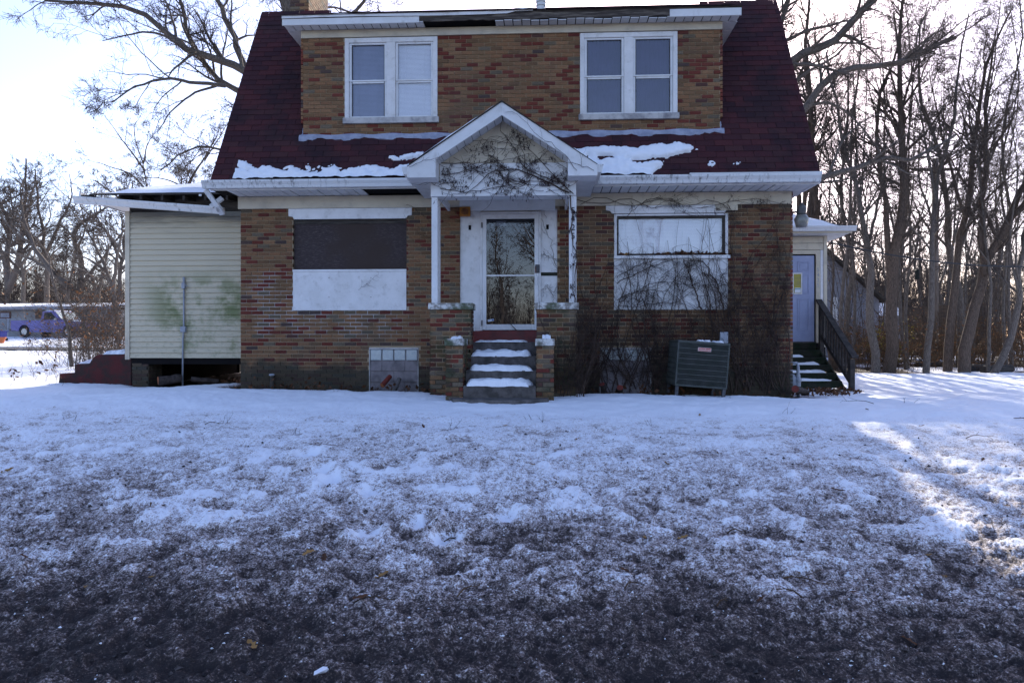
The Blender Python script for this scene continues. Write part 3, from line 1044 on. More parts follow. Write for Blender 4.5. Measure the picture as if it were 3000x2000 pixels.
# sealant band where the dormer meets the roof
def band(path, name, w0, seed):
    r = np.random.default_rng(seed)
    vs, fs = [], []
    for i, (p, wdir, out) in enumerate(path):
        p, wdir, out = map(np.array, (p, wdir, out))
        w = w0 * (1 + .35 * math.sin(i * .7 + seed) + r.uniform(-.25, .25))
        vs += [p + out * .012, p + wdir * w * .5 + out * .022, p + wdir * w + out * .005]
        if i:
            a, b = 3 * i - 3, 3 * i
            fs += [(a, b, b + 1, a + 1), (a + 1, b + 1, b + 2, a + 2)]
    G().add(vs, fs).build(name, 'sealant', house, smooth=True)
zf = EAVE_Z + (.0 - EAVE_Y) * math.tan(sl)
band([((x, -.012, zf + .055 + .01 * math.sin(x * 9)), (0, -.10, -.42), (0, -1, .5)) for x in np.linspace(DX0 - .06, DX1 + .06, 90)], 'flashing', .22, 1)
for xs_, sgn in ((DX0, -1), (DX1, 1)):
    band([(np.array((xs_ + sgn * .002, 0, zf)) + tang * s + nrm * .02, (sgn * .3, 0, 0), nrm) for s in np.linspace(0, .22, 8)], 'flashing', .12, 2)

# ---- upper windows
def sash_window(hole, dark, name='window'):
    x0, x1, z0, z1 = hole
    zs = z0 + .105
    wdt = x1 - x0
    g = G()
    g.box(x0 + .002, x0 + .075, -.012, .09, zs, z1 - .005)
    g.box(x1 - .075, x1 - .002, -.012, .09, zs, z1 - .005)
    g.box(x0 + .075, x1 - .075, -.012, .09, z1 - .085, z1 - .005)
    xm = (x0 + x1) / 2
    g.box(xm - .075, xm + .075, -.010, .09, zs, z1 - .085)
    win = g.build(name, 'white', house, .004)
    G().box(x0 - .025, x1 + .025, -.05, .10, z0 + .004, zs - .001).build('sill', 'stone', win, .008)
    for k, (a, b) in enumerate(((x0 + .075, xm - .075), (xm + .075, x1 - .075))):
        top, bot = z1 - .085, zs + .001
        mid = bot + (top - bot) * .49
        y = .012
        g = G()
        f = .042
        for p, q in ((bot, mid), (mid, top)):
            yy = y + (.014 if p == bot else 0)
            g.box(a + .001, a + f, yy, yy + .03, p, q)
            g.box(b - f, b - .001, yy, yy + .03, p, q)
            g.box(a + f, b - f, yy, yy + .03, q - f * .75, q)
            g.box(a + f, b - f, yy, yy + .03, p, p + f * (.9 if p == bot else .6))
        g.build('sash', 'vinyl', win, .003)
        kind = dark[k]
        if kind != 'open':
            g = G()                                    # dark screen track round the glass
            g.box(a + f, a + f + .012, y + .012, y + .03, bot + f, top - f)
            g.box(b - f - .012, b - f, y + .012, y + .03, bot + f, top - f)
            g.build('screen_frame', 'galv', win)
        G().add([(a + f, y + .032, bot + f * .8), (b - f, y + .032, bot + f * .8), (b - f, y + .032, top - f * .7), (a + f, y + .032, top - f * .7)], [(0, 1, 2, 3)]).build('pane', 'glass', win)
        if kind == 'curtain':
            g = G()
            n = 26
            vs = []
            for i in range(n + 1):
                x = a + .02 + (b - a - .04) * i / n
                yv = .072 + .012 * math.sin(i * 1.9)
                vs += [(x, yv, bot), (x, yv, top)]
            g.add(vs, [(2 * i, 2 * i + 2, 2 * i + 3, 2 * i + 1) for i in range(n)])
            g.build('curtain', 'curtain', win, smooth=True)
        else:
            g = G()
            z = bot + .02
            while z < top - .02:
                g.add([(a + .03, .056, z), (b - .03, .056, z), (b - .03, .064, z + .0218), (a + .03, .064, z + .0218)], [(0, 1, 2, 3)])
                z += .0215
            for xx in (a + (b - a) * .25, a + (b - a) * .75):
                g.box(xx - .002, xx + .002, .050, .053, bot + .02, top - .02)
            g.build('blind', 'blindsky' if kind == 'screen' else 'blind', win)
            if kind == 'screen':
                G().box(a + .02, b - .02, .10, .12, bot, top).build('blackout', 'curtain', win)
    return win
sash_window(uw1, ('screen', 'open'))
sash_window(uw2, ('curtain', 'curtain'))

# ---- lintels and the boarded window
def lintel(px0, px1, z0, z1, y=-.022):
    x0, x1 = XW(px0), XW(px1)
    n = .07
    G().prism([(x0, z1), (x0, z0 + .055), (x0 + n, z0 + .045), (x0 + n + .03, z0), (x1 - n - .03, z0), (x1 - n, z0 + .045), (x1, z0 + .055), (x1, z1)], 1, y, .05).build('lintel', 'white', house, .005)
lintel(846, 1207, 2.935, HT - .003)
lintel(1775, 2140, 2.985, HT - .003)
G().box(XW(2095), XW(2160), -.033, -.004, 3.02, HT - .001).build('frieze_board', 'cream', house, .004)
x0, x1 = w1[0] + .003, w1[1] - .003
zb = 2.065
G().box(x0, x1, .055, .075, zb, 2.93).build('strand_board', 'osb', house)
G().box(x0, x1, .04, .056, 2.86, 2.93).build('head_batten', 'darkwood', house)
G().box(x0 - .004, x1 + .002, -.014, .05, zb - .035, zb + .004).build('ledge', 'white', house, .004)
bd = G().box(x0 - .0, x1 + .0, -.006, .05, 1.365, zb - .036).build('painted_board', 'white', house, .004)
g = G()
for fx, fz in ((.32, .84), (.69, .84), (.32, .34), (.69, .34)):
    g.lathe((0, 0, 0), [(.007, 0), (.007, .003)], 8)
    n = len(g.v) - 16
    cx, cz = x0 + (x1 - x0) * fx, 1.365 + (zb - 1.4) * fz
    for i in range(n, n + 16):
        v = g.v[i]
        g.v[i] = (cx + v[0], -.0065 - v[2], cz + v[1])
g.build('screw', 'rust', bd)

# ---- picture window over a painted board
x0, x1 = w2[0] + .002, w2[1] - .002
zb, zt = 2.275, 2.975
g = G().box(x0, x0 + .045, -.014, .09, zb, zt).box(x1 - .045, x1, -.014, .09, zb, zt).box(x0 + .045, x1 - .045, -.006, .09, zt - .03, zt)
win = g.build('window', 'white', house, .004)
G().box(x0 - .005, x1 + .03, -.045, .09, zb - .055, zb - .001).build('sill', 'white', win, .005)
g = G().box(x0 + .046, x0 + .075, .01, .08, zb, zt - .03).box(x1 - .085, x1 - .046, .01, .08, zb, zt - .03).box(x0 + .075, x1 - .085, .01, .08, zt - .075, zt - .03).box(x0 + .075, x1 - .085, .01, .08, zb, zb + .035)
g.build('frame', 'darkwood', win)
a, b = x0 + .075, x1 - .085
G().add([(a, .03, zb + .035), (b, .03, zb + .035), (b, .03, zt - .075), (a, .03, zt - .075)], [(0, 1, 2, 3)]).build('pane', 'glass', win)
g = G()
z = zb + .04
while z < zt - .08:
    g.add([(a + .004, .046, z), (b - .004, .046, z), (b - .004, .054, z + .0238), (a + .004, .054, z + .0238)], [(0, 1, 2, 3)])
    z += .0235
for f in (.07, .35, .62, .90):
    g.box(a + (b - a) * f - .002, a + (b - a) * f + .002, .040, .043, zb + .04, zt - .08)
g.build('blind', 'blind', win)
G().box(x0 + .04, x1 - .04, .112, .118, zb, zt).build('blackout', 'curtain', win)
G().box(w2[0] + .002, w2[1] - .002, -.002, .06, 1.365, zb - .056).build('painted_board', 'white', house, .004)

# ---- basement openings with glass blocks over concrete blocks
for bx0, bx1, zt in ((b1[0], b1[1], .72), (b2[0], b2[1], .72)):
    n = 4
    wd = (bx1 - bx0 - .03) / n
    G().box(bx0, bx1, .0, .09, zt - .022, zt + .004).build('mortar_bed', 'stone', house)
    G().box(bx0, bx0 + .014, .0, .09, -.2, zt - .022).build('mortar_bed', 'stone', house)
    G().box(bx1 - .014, bx1, .0, .09, -.2, zt - .022).build('mortar_bed', 'stone', house)
    G().box(bx0 + .014, bx1 - .014, .03, .1, -.2, zt - .022).build('mortar_bed', 'block', house)
    for i in range(n):
        xa = bx0 + .015 + i * wd
        G().box(xa + .009, xa + wd - .009, .008, .06, zt - .215, zt - .03).build('glass_block', 'glassblock', house, .012)
    for (fa, fb, za, zc2) in ((0, .25, .32, .49), (.25, .73, .32, .49), (.73, 1, .32, .49), (0, .5, .13, .31), (.5, 1, .13, .31), (0, .25, -.06, .12), (.25, .73, -.06, .12), (.73, 1, -.06, .12)):
        xa, xb = bx0 + .015 + (bx1 - bx0 - .03) * fa, bx0 + .015 + (bx1 - bx0 - .03) * fb
        G().box(xa + .002, xb - .002, .014, .06, za + .002, zc2).build('concrete_block', 'block', house, .004)

# ---- front door and its surround
x0, x1 = dr[0], dr[1]
d0, d1 = XW(1407), XW(1585)
G().box(x0 + .002, d0 - .001, .03, .09, .81, 3.085).build('door_panel', 'white', house)
G().box(d1 + .001, x1 - .002, .03, .09, 2.005, 3.085).build('door_panel', 'white', house)
G().box(d1 + .001, x1 - .002, .03, .09, .81, 1.945).build('door_panel', 'white', house)
G().box(d1 + .001, x1 - .002, .015, .075, 1.948, 2.002).build('mail_slot', 'deck', house, .004)
G().box(d0, d1, .03, .09, 3.03, 3.085).build('door_head', 'cream', house)
for px in (1376, 1604):                                   # holes where lamps were
    x = XW(px)
    G().box(x - .022, x + .022, .024, .0295, 2.735, 2.815).build('lamp_hole', 'black', house)
dz0, dz1 = 1.015, 3.03
fw = .095
g = G().box(d0 + .002, d0 + .035, -.02, .08, dz0, dz1).box(d1 - .035, d1 - .002, -.02, .08, dz0, dz1).box(d0 + .035, d1 - .035, -.02, .08, dz1 - .035, dz1)
door = g.build('storm_door', 'white', house, .003)
a, b = d0 + .038, d1 - .038
g = G().box(a, a + .068, -.03, .01, dz0 + .01, dz1 - .038).box(b - .072, b, -.03, .01, dz0 + .01, dz1 - .038)
g.box(a + .068, b - .072, -.03, .01, dz1 - .12, dz1 - .038).box(a + .068, b - .072, -.03, .01, dz0 + .01, dz0 + .105).box(a + .068, b - .072, -.026, .006, 1.935, 1.962)
g.build('door_frame', 'vinyl', door, .004)
a, b = a + .068, b - .072
for p, q in ((dz0 + .105, 1.935), (1.962, dz1 - .12)):
    G().add([(a, -.01, p), (b, -.01, p), (b, -.01, q), (a, -.01, q)], [(0, 1, 2, 3)]).build('pane', 'doorglass', door)
G().box(d0 + .03, d1 - .03, .10, .13, dz0, dz1 - .03).build('inner_door', 'darkwood', door)
G().box(a + .16, a + .33, .02, .05, 2.80, 2.88).box(a + .07, a + .17, .03, .04, 2.80, 2.815).build('door_closer', 'greypaint', door, .004)
G().box(b + .012, b + .088, -.05, -.031, 1.99, 2.13).build('lock_plate', 'galv', door, .006)
G().box(b + .008, b + .03, -.052, -.049, 1.99, 2.10).build('lock_rust', 'rust', door)
G().bar((b + .028, -.06, 1.78), (b + .028, -.06, 1.94), .03, .025, (0, 1, 0)).build('handle', 'vinyl', door, .006)
for z in (2.76, 1.1):
    G().tube([(a - .075, -.035, z), (a - .075, -.035, z + .09)], .013, 8).build('hinge', 'oldsteel', door)
c = PW(1438, 938, -.012)
st = G().obox(c, (.052, 0, .010), (0, .0015, 0), (-.004, 0, .018)).build('sticker', 'stickerw', door)
G().obox(c + (.033, -.002, .006), (.017, 0, .003), (0, .001, 0), (-.002, 0, .012)).build('sticker_mark', 'stickerb', st)
G().obox(c + (-.018, -.002, -.003), (.026, 0, .005), (0, .001, 0), (-.001, 0, .004)).build('sticker_mark', 'stickerb', st)
G().box(x0 + .12, x1 - .12, -.055, .03, .80, 1.012).build('threshold', 'red_paint', house, .006)

# ---- chimney and roof vent
cx0, cx1, cy0, cy1 = XW(850, 2.2), XW(903, 2.2), 2.2, 3.45
ch = G().box(cx0 + .01, cx1 - .01, cy0 + .012, cy1, 6.6, 8.75).build('chimney', 'mortar', house)
pc = Pieces()
lay(pc, cx0, cx1, 6.7, 8.75, [], cy0, (6, 30, 30, 10, 24))
pc2 = Pieces()
lay(pc2, cy0, cy1, 6.7, 8.75, [], cx1 - .012, (45, 40, 8, 5, 2), axis=1, single=False, depth=.045)  # paler mix than the front: sun on this side put into the colour
pc.L = [p[:6] + (False, None) for p in pc.L] + pc2.L
pc.build('chimney_brick', 'brick', ch, 0, 'chimney_bricks')
vx = XW(1585, .3)
vp = G().lathe((vx, .3, 6.55), [(.075, 0), (.075, .10), (.088, .105), (.088, .135), (.075, .14), (.075, .165), (.09, .17), (.09, .30), (.06, .32)], 16).build('roof_vent', 'vinyl', house)

# ================================================================== front porch
PY = -1.20
porch = thing('front_porch', (-.64, PY, 0), 'white gabled front porch on brick piers over concrete steps', 'porch')
PX = [(-1.769, -1.132), (-.13, .481)]
pcs = Pieces()
random.seed(21)
for k, (a, b) in enumerate(PX):
    G().box(a + .012, b - .012, PY + .012, PY + .36, -.2, 1.315).build('pier', 'mortar', porch)
    lay(pcs, a, b, -.2, 1.31, [], PY, (10, 22, 22, 30, 16), single=True, z_start=-.16)
    lay(pcs, PY + .012, PY + .36, -.2, 1.31, [], b - .02 if k == 0 else a + .02, (10, 22, 22, 30, 16), single=False, axis=1, depth=.045, z_start=-.16)
    G().box(a - .022, b + .03, PY - .03, PY + .40, 1.318, 1.418).build('pier_cap', 'capstone', porch, .008)
W = [(-1.445, -1.192), (-.128, .127)]
WY = -1.75
for k, (a, b) in enumerate(W):
    G().box(a + .012, b - .012, WY + .012, PY - .002, -.2, .765).build('step_wall', 'mortar', porch)
    lay(pcs, a, b, -.2, .765, [], WY, (8, 30, 26, 26, 10), single=True, z_start=-.16)
    lay(pcs, WY + .012, PY - .004, -.2, .765, [], b - .02 if k == 0 else a + .02, (10, 22, 22, 30, 16), single=False, axis=1, depth=.045, z_start=-.16)
    G().box(a - .015, b + .012, WY - .02, PY - .034, .768, .868).build('step_wall_cap', 'capstone', porch, .008)
pcs.build('brick', 'mossbrick', porch, 150, 'bricks')
# steps
SX0, SX1 = -1.19, -.13
TR = [(.19, -1.75), (.40, -1.47), (.61, -1.19), (.82, -.91)]
for i, (z, y) in enumerate(TR):
    yb = -.05 if i == 3 else TR[i + 1][1] + .002
    zb = -.2
    G().box(SX0 + .002, SX1 - .002, y, yb if i == 3 else yb, zb, z).build('step' if i < 3 else 'landing', 'concrete', porch, .012)
G().box(-1.75, -1.20, -1.0 + .16, -.02, -.2, .80).build('landing', 'concrete', porch)
G().box(-.125, .47, -1.0 + .16, -.02, -.2, .80).build('landing', 'concrete', porch)
# posts
G().box(-1.747, -1.652, PY + .03, PY + .33, 1.419, 3.05).build('post', 'vinyl', porch, .008)
G().box(.365, .476, PY + .03, PY + .14, 1.419, 3.05).build('post', 'vinyl', porch, .008)
# beam and gable
bx0, bx1 = -1.755, .47
FY = -1.52
ax, az = -.642, 4.37
fx0, fx1, fz = -2.056, .768, 3.43
mslope = (az - fz) / (ax - fx0)
G().box(bx0, bx1, PY, PY + .30, 3.05, 3.26).build('beam', 'vinyl', porch, .006)
zs_ = lambda x: az - abs(x - ax) * mslope - .165
G().prism([(bx0 + .02, 3.262), (bx1 - .02, 3.262), (bx1 - .02, zs_(bx1 - .02)), (ax, zs_(ax)), (bx0 + .02, zs_(bx0 + .02))], 1, PY + .02, PY + .05).build('gable_panel', 'cream', porch)
G().box(bx0 + .14, bx1 - .14, PY + .004, PY + .02, 3.262, 3.55).build('gable_board', 'white', porch, .004)
G().box(bx0 + .3, bx1 - .3, -.04, .0, 3.05, 3.30).build('ledger', 'vinyl', porch)
G().box(bx0 + .1, bx0 + .14, PY + .30, -.04, 3.05, 3.16).build('side_beam', 'vinyl', porch)
G().box(bx1 - .14, bx1 - .1, PY + .30, -.04, 3.05, 3.16).build('side_beam', 'vinyl', porch)
G().box(bx0 + .02, bx1 - .02, PY + .01, -.04, 3.261, 3.275).build('ceiling_panel', 'soffit', porch)
# roof slabs (deck) and fascias
TH = .175
for s in (-1, 1):
    ex = fx0 if s < 0 else fx1
    g = G().prism([(ex, fz), (ax, az), (ax, az - .05), (ex, fz - .05)], 1, FY + .03, -.05)
    g.build('roof_deck', 'darkwood', porch)
    g = G().prism([(ex - .0, fz + .004), (ax, az + .004), (ax, az + .022), (ex - .03 * -s * -1, fz + .022)], 1, FY - .02, -.05)
    o = g.build('roof_covering', 'darkwood', porch)
    # raking fascia
    zi = fz - .16
    G().prism([(ex, fz), (ax, az), (ax, az - TH - .02), (ex - s * .42, fz + .42 * mslope - TH)] if True else [], 1, FY, FY + .03).build('fascia', 'vinyl', porch, .003)
    # boxed return at the foot of the gable
    G().prism([(ex, fz - .002), (ex - s * .43, fz + .43 * mslope - .01), (ex - s * .43, fz - .165), (ex, fz - .165)], 1, FY - .006, FY + .34).build('cornice_return', 'vinyl', porch, .004)
    # raking soffit panels
    n = 9
    for i in range(n):
        t0, t1 = .28 + .72 * i / n, .28 + .72 * (i + 1) / n - .006
        p, q = np.array((ex + (ax - ex) * t0, fz + (az - fz) * t0 - TH)), np.array((ex + (ax - ex) * t1, fz + (az - fz) * t1 - TH))
        G().prism([tuple(p), tuple(q), (q[0], q[1] + .012), (p[0], p[1] + .012)], 1, FY + .031, PY + .02).build('soffit_panel', 'soffit', porch)
    # soffit under the side eave, running back to the wall
    for j in range(8):
        y0 = FY + .35 + j * .14
        if y0 < -.1:
            a, b = sorted((ex - s * .005, ex - s * .30))
            G().box(a, b, y0 + .004, min(y0 + .136, -.05), fz - .165, fz - .153).build('soffit_panel', 'soffit', porch)
    a, b = sorted((ex, ex + s * .095))
    zz = fz + .015
    G().prism([(a, zz) if s < 0 else (a, zz), (b, zz), (b - .03 if s > 0 else b, zz - .12), (a if s > 0 else a + .03, zz - .12)], 1, FY + .05, -.62).build('gutter', 'gutter', porch, .003)
# thin snow caught along the left rake
g = G()
vs, fs = [], []
for i, t in enumerate(np.linspace(.02, .92, 40)):
    x, z = fx0 + (ax - fx0) * t, fz + (az - fz) * t + .022
    h = .028 * max(.1, vnoise(np.array([t * 9.]), np.array([.3]), 5)[0])
    vs += [(x, FY - .01, z), (x, FY + .01, z + h), (x, FY + .5, z + h), (x, FY + .6, z)]
    if i:
        a, b = 4 * i - 4, 4 * i
        fs += [(a + k, b + k, b + k + 1, a + k + 1) for k in range(3)]
o = G().add(vs, fs).build('snow_on_porch', 'snow', None, smooth=True)
tag(o, 'thin line of snow on the porch gable edge', 'snow', kind='stuff')

# house numerals on the porch post: 5 4 2 5
def to_mesh(o):
    dg = bpy.context.evaluated_depsgraph_get()
    me = bpy.data.meshes.new_from_object(o.evaluated_get(dg))
    q = bpy.data.objects.new('lettering_mesh', me)
    nm_ = o.name.split('.')[0]
    q.parent, q.location, q.rotation_euler = o.parent, o.location, o.rotation_euler
    col.objects.link(q)
    bpy.data.objects.remove(o)
    q.name = nm_
    return q
def numeral(ch, loc, size, parent, mat='numeral'):
    cu = bpy.data.curves.new('numeral', 'FONT')
    cu.body = ch
    cu.size = size
    cu.align_x = 'CENTER'
    cu.extrude = .004
    cu.offset = .0
    cu.materials.append(MAT[mat])
    o = bpy.data.objects.new('numeral', cu)
    col.objects.link(o)
    o.parent = parent
    o.location = Vector(loc) - world_origin(parent)
    o.rotation_euler = (math.pi / 2, 0, 0)
    return to_mesh(o)
nm = thing('house_number', (.42, PY + .02, 2.6), 'black iron house number 5425 running down the porch post', 'house number')
for i, c in enumerate('5425'):
    numeral(c, (.425, PY + .022, 2.78 - i * .13), .13, nm)

# ================================================================== side addition on the left, cream siding
AY = 1.10
AX0, AX1 = XW(372, AY), HX0 - .03
add = thing('side_addition', ((AX0 + AX1) / 2, AY, .5), 'cream vinyl clad side addition raised on brick piers with sagging gutter', 'addition')
AB, AT = .515, 3.30
G().box(AX0 + .02, AX1, AY + .03, 6.0, AB + .02, AT).build('wall', 'black', add)
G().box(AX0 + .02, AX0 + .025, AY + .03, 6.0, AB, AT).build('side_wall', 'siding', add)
z = AB
ex = .1035
random.seed(8)
while z < AT - .02:
    zt = min(z + ex, AT)
    cuts = [AX0 + .06, AX1]
    if random.random() < .30:
        cuts.insert(1, random.uniform(AX0 + .5, AX1 - .4))
    for a, b in zip(cuts, cuts[1:]):
        j = random.uniform(0, .003)
        g = G().add([(a + .001, AY - .010 - j, z), (b - .001, AY - .010 - j, z), (b - .001, AY + .014, zt + .002), (a + .001, AY + .014, zt + .002),
                     (a + .001, AY + .022, z), (b - .001, AY + .022, z)], [(0, 1, 2, 3), (4, 5, 1, 0), (0, 3, 4), (1, 5, 2)])
        g.build('siding_board', 'siding', add)
    z += ex
G().box(AX0 - .03, AX0 + .06, AY - .02, AY + .06, AB - .03, AT + .02).build('corner_post', 'cream', add, .006)
# piers and floor
pz = Pieces()
px0, px1 = XW(384, AY), XW(432, AY)
G().box(px0 + .012, px1 - .012, AY + .04, AY + .50, -.35, AB - .005).build('pier', 'mortar', add)
lay(pz, px0, px1, -.35, AB - .005, [], AY + .03, (14, 26, 22, 26, 12), z_start=-.32)
lay(pz, AY + .04, AY + .5, -.35, AB - .005, [], px1 - .02, (14, 26, 22, 26, 12), single=False, axis=1, depth=.045, z_start=-.32)
pz.build('brick', 'brick', add, 60, 'bricks')
G().box(AX0 + .02, AX1, AY + .03, 6.0, AB - .12, AB + .019).build('floor_joists', 'black', add)  # black: the shade under the floor is put into the colour
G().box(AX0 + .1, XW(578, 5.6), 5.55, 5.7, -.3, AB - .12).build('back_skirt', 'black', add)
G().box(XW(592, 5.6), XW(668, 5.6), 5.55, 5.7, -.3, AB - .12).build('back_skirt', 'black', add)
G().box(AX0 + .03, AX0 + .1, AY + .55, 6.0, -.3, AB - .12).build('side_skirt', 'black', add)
# roof: low slope, rafters showing where the fascia is gone
RYF, REX = .72, XW(225, .72)
rz, rs = 3.575, .27
def rz_at(y):
    return rz + (y - RYF) * rs
g = G().prism([(RYF, rz), (5.2, rz_at(5.2)), (5.2, rz_at(5.2) - .03), (RYF, rz - .03)], 0, XW(262, RYF), HX0 - .02)
g.build('roof_deck', 'darkwood', add)
for x in np.arange(AX0 + .05, AX1 - .1, .41):
    G().prism([(RYF + .03, rz - .03), (3.0, rz_at(3.0) - .03), (3.0, rz_at(3.0) - .16), (AY + .1, rz_at(AY) - .17), (RYF + .03, rz - .13)], 0, x, x + .04).build('rafter', 'darkwood', add)
G().box(AX0 + .02, AX1, AY + .05, AY + .07, AT, rz_at(AY) - .04).build('top_plate', 'darkwood', add)
# side eave on the left: soffit panels and rake fascia
for i in range(6):
    y0 = RYF + .05 + i * .5
    x_out, x_in = REX + .06, AX0 - .03
    G().box(x_out, x_in, y0 + .003, y0 + .497, rz - .075, rz - .063).build('soffit_panel', 'soffit', add)
G().box(REX + .03, REX + .06, RYF + .02, 5.2, rz - .09, rz + .03).build('rake_fascia', 'vinyl', add)
G().box(REX + .06, XW(262, RYF) + .02, RYF + .03, 5.2, rz - .04, rz - .01).build('roof_deck', 'darkwood', add)
# sagging gutter
gx0, gx1 = XW(213, RYF - .1), XW(652, RYF - .1)
zl = ZW(213, 574, RYF - .1)
gutter_run('gutter', gx0, gx1, RYF, zl, 'gutter', add, dz=ZW(652, 606, RYF - .1) - zl)
# snow on its roof
def snow_sheet(name, nx, ny, fn, label):
    V, F = [], []
    for j in range(ny + 1):
        for i in range(nx + 1):
            V.append(fn(i / nx, j / ny))
    idx = np.arange((nx + 1) * (ny + 1)).reshape(ny + 1, nx + 1)
    F = np.stack([idx[:-1, :-1], idx[:-1, 1:], idx[1:, 1:], idx[1:, :-1]], -1).reshape(-1, 4)
    o = link(name, mesh_np(name, np.array(V), F, True), 'snow')
    return tag(o, label, 'snow', kind='stuff')
def f_(u, v):
    x = XW(300, RYF) + (HX0 - .05 - XW(300, RYF)) * u
    y = RYF + .02 + v * 4.2
    e = min(1, v * 12) * min(1, u * 9 + .05)
    n = vnoise(np.array([x * 1.6]), np.array([y * 1.6]), 3)[0]
    return (x, y - .03 * n * (v == 0), rz_at(y) + .004 + e * (.05 + .06 * n))
snow_sheet('roof_snow', 60, 24, f_, 'snow lying on the low roof of the cream side addition')

# broken downspout hanging off the main gutter's end
ds = thing('broken_downspout', (GX0 + .2, -.4, 3.3), 'short white downspout elbow dangling off the house gutter end', 'downspout')
G().bar(PW(602, 556, -.5), PW(638, 606, -.35), .075, .06, (0, 1, 0)).build('pipe', 'gutter', ds, .006)
G().bar(PW(636, 603, -.35), PW(652, 626, -.2), .085, .075, (0, 1, 0)).build('elbow', 'gutter', ds, .006)
G().bar(PW(652, 580, -.15), PW(618, 606, -.22), .08, .05, (0, 1, 0)).build('offcut', 'vinyl', ds, .006)

# conduit on the siding
cx = XW(541, AY)
cd = thing('electrical_conduit', (cx, AY - .03, 0), 'grey metal conduit with junction box standing against cream siding', 'conduit')
cz = lambda py: ZW(541, py, AY)
G().tube([(cx - .02, AY - .035, -.1), (cx - .015, AY - .035, cz(1000)), (cx, AY - .03, cz(960)), (cx + .002, AY - .03, cz(838))], .017, 8).build('pipe', 'greypaint', cd, smooth=True)
G().box(cx - .05, cx + .05, AY - .075, AY - .01, cz(973), cz(956)).build('junction_box', 'greypaint', cd, .008)
G().box(cx - .03, cx + .035, AY - .07, AY - .008, cz(846), cz(829)).build('fitting', 'greypaint', cd, .008)
G().tube([(cx + .002, AY - .03, cz(830)), (cx, AY - .03, cz(812))], .024, 8).build('head', 'greypaint', cd)
G().tube([(cx + .02, AY - .04, cz(836)), (cx + .08, AY - .05, cz(838))], .010, 6).build('stub', 'greypaint', cd)

# ---- red concrete steps at its left end
S0 = AY + .02
st = thing('concrete_steps', (XW(280, S0), S0, 0), 'chipped red painted concrete steps against the cream addition', 'steps')
def sp(px, py):
    p = PW(px, py, S0)
    return (p[0], p[2])
poly = [sp(170, 1135), sp(174, 1094), sp(218, 1091), sp(219, 1066), sp(262, 1064), sp(268, 1054), sp(276, 1044), sp(290, 1038), sp(384, 1037), sp(384, 1150)]
G().prism(poly[::-1], 1, S0, S0 + 1.25).build('stair_block', 'redbrick_steps', st, .012)
def cap_snow(x0, x1, y0, y1, z, th, name, label, seed=1):
    nx, ny = 44, 12
    u, v = np.meshgrid(np.linspace(0, 1, nx + 1), np.linspace(0, 1, ny + 1))
    nz = lambda a, b, k: fbm(u * a + seed * 3.1, v * b + seed, 3, k)
    i0, i1 = .10 * nz(0, 3, 1), .14 * nz(0, 3, 2)
    e = np.clip(np.minimum.reduce([14 * u, 14 * (1 - u), 5 * v, 8 * (1 - v)]), 0, 1)
    X = x0 + (x1 - x0) * (i0 + u * (1 - i0 - i1))
    Y = y0 + (y1 - y0) * v + (.5 - nz(9, 0, 4)) * .05 * (1 - v)
    Z = z - (v == 0) * (.02 * nz(7, 0, 5)) * (th > .06) + e ** .45 * th * (.35 + 1.3 * nz(5, 2, 3))
    V = np.stack([X, Y, Z], -1).reshape(-1, 3)
    idx = np.arange(V.shape[0]).reshape(ny + 1, nx + 1)
    F = np.stack([idx[:-1, :-1], idx[:-1, 1:], idx[1:, 1:], idx[1:, :-1]], -1).reshape(-1, 4)
    return tag(link(name, mesh_np(name, V, F, True), 'snow'), label, 'snow', kind='stuff')
cap_snow(sp(292, 0)[0], AX0 - .04, S0 + .02, S0 + 1.23, sp(300, 1037)[1], .085, 'step_snow', 'snow cushion on top of the red concrete steps', 2)
cap_snow(sp(221, 0)[0], sp(262, 0)[0], S0 + .05, S0 + 1.2, sp(240, 1065)[1], .06, 'step_snow', 'snow on the middle red concrete step', 3)

# ================================================================== rear addition on the right, with blue-grey door
BY = 4.76
rear = thing('rear_addition', (5.3, BY, .8), 'small cream rear addition with blue grey panelled door', 'addition')
BX1 = XW(2420, BY)
G().box(HX1 - .5, BX1, BY + .03, 9.0, -.35, 3.30).build('wall', 'black', rear)
G().box(BX1 - .005, BX1 + .003, BY + .03, 9.0, .5, 3.30).build('side_wall', 'siding', rear)
rd0, rd1 = 5.43, XW(2386, BY)
for z in np.arange(2.98, 3.28, .16):
    G().box(4.2, BX1 - .05, BY - .004, BY + .03, z, z + .152).build('siding_board', 'cream', rear, .004)
G().box(rd1 + .14, BX1 - .06, BY - .002, BY + .03, .75, 2.975).build('siding_board', 'white', rear)
for z in np.arange(.5, 2.9, .16):
    G().box(HX1 + .05, rd0 - .101, BY - .004, BY + .03, z, min(z + .152, 2.975)).build('siding_board', 'cream', rear, .004)
G().box(rd0 - .1, rd0 - .001, BY - .015, BY + .03, .80, 2.879).build('door_casing', 'cream', rear, .004)
G().box(BX1 - .06, BX1 + .02, BY - .02, BY + .05, .7, 3.31).build('corner_post', 'cream', rear, .006)
G().box(rd1 + .03, rd1 + .13, BY - .015, BY + .03, .80, 2.97).build('door_casing', 'cream', rear, .004)
G().box(rd0 - .1, rd1 + .03, BY - .015, BY + .03, 2.88, 2.97).build('door_casing', 'cream', rear, .004)
dd = G().box(rd0, rd1, BY + .012, BY + .06, .825, 2.845).build('panel_door', 'door', rear, .003)
G().box(rd0, rd1 + .03, BY - .05, BY + .02, .79, .823).build('sill', 'concrete', rear)
wd = rd1 - rd0
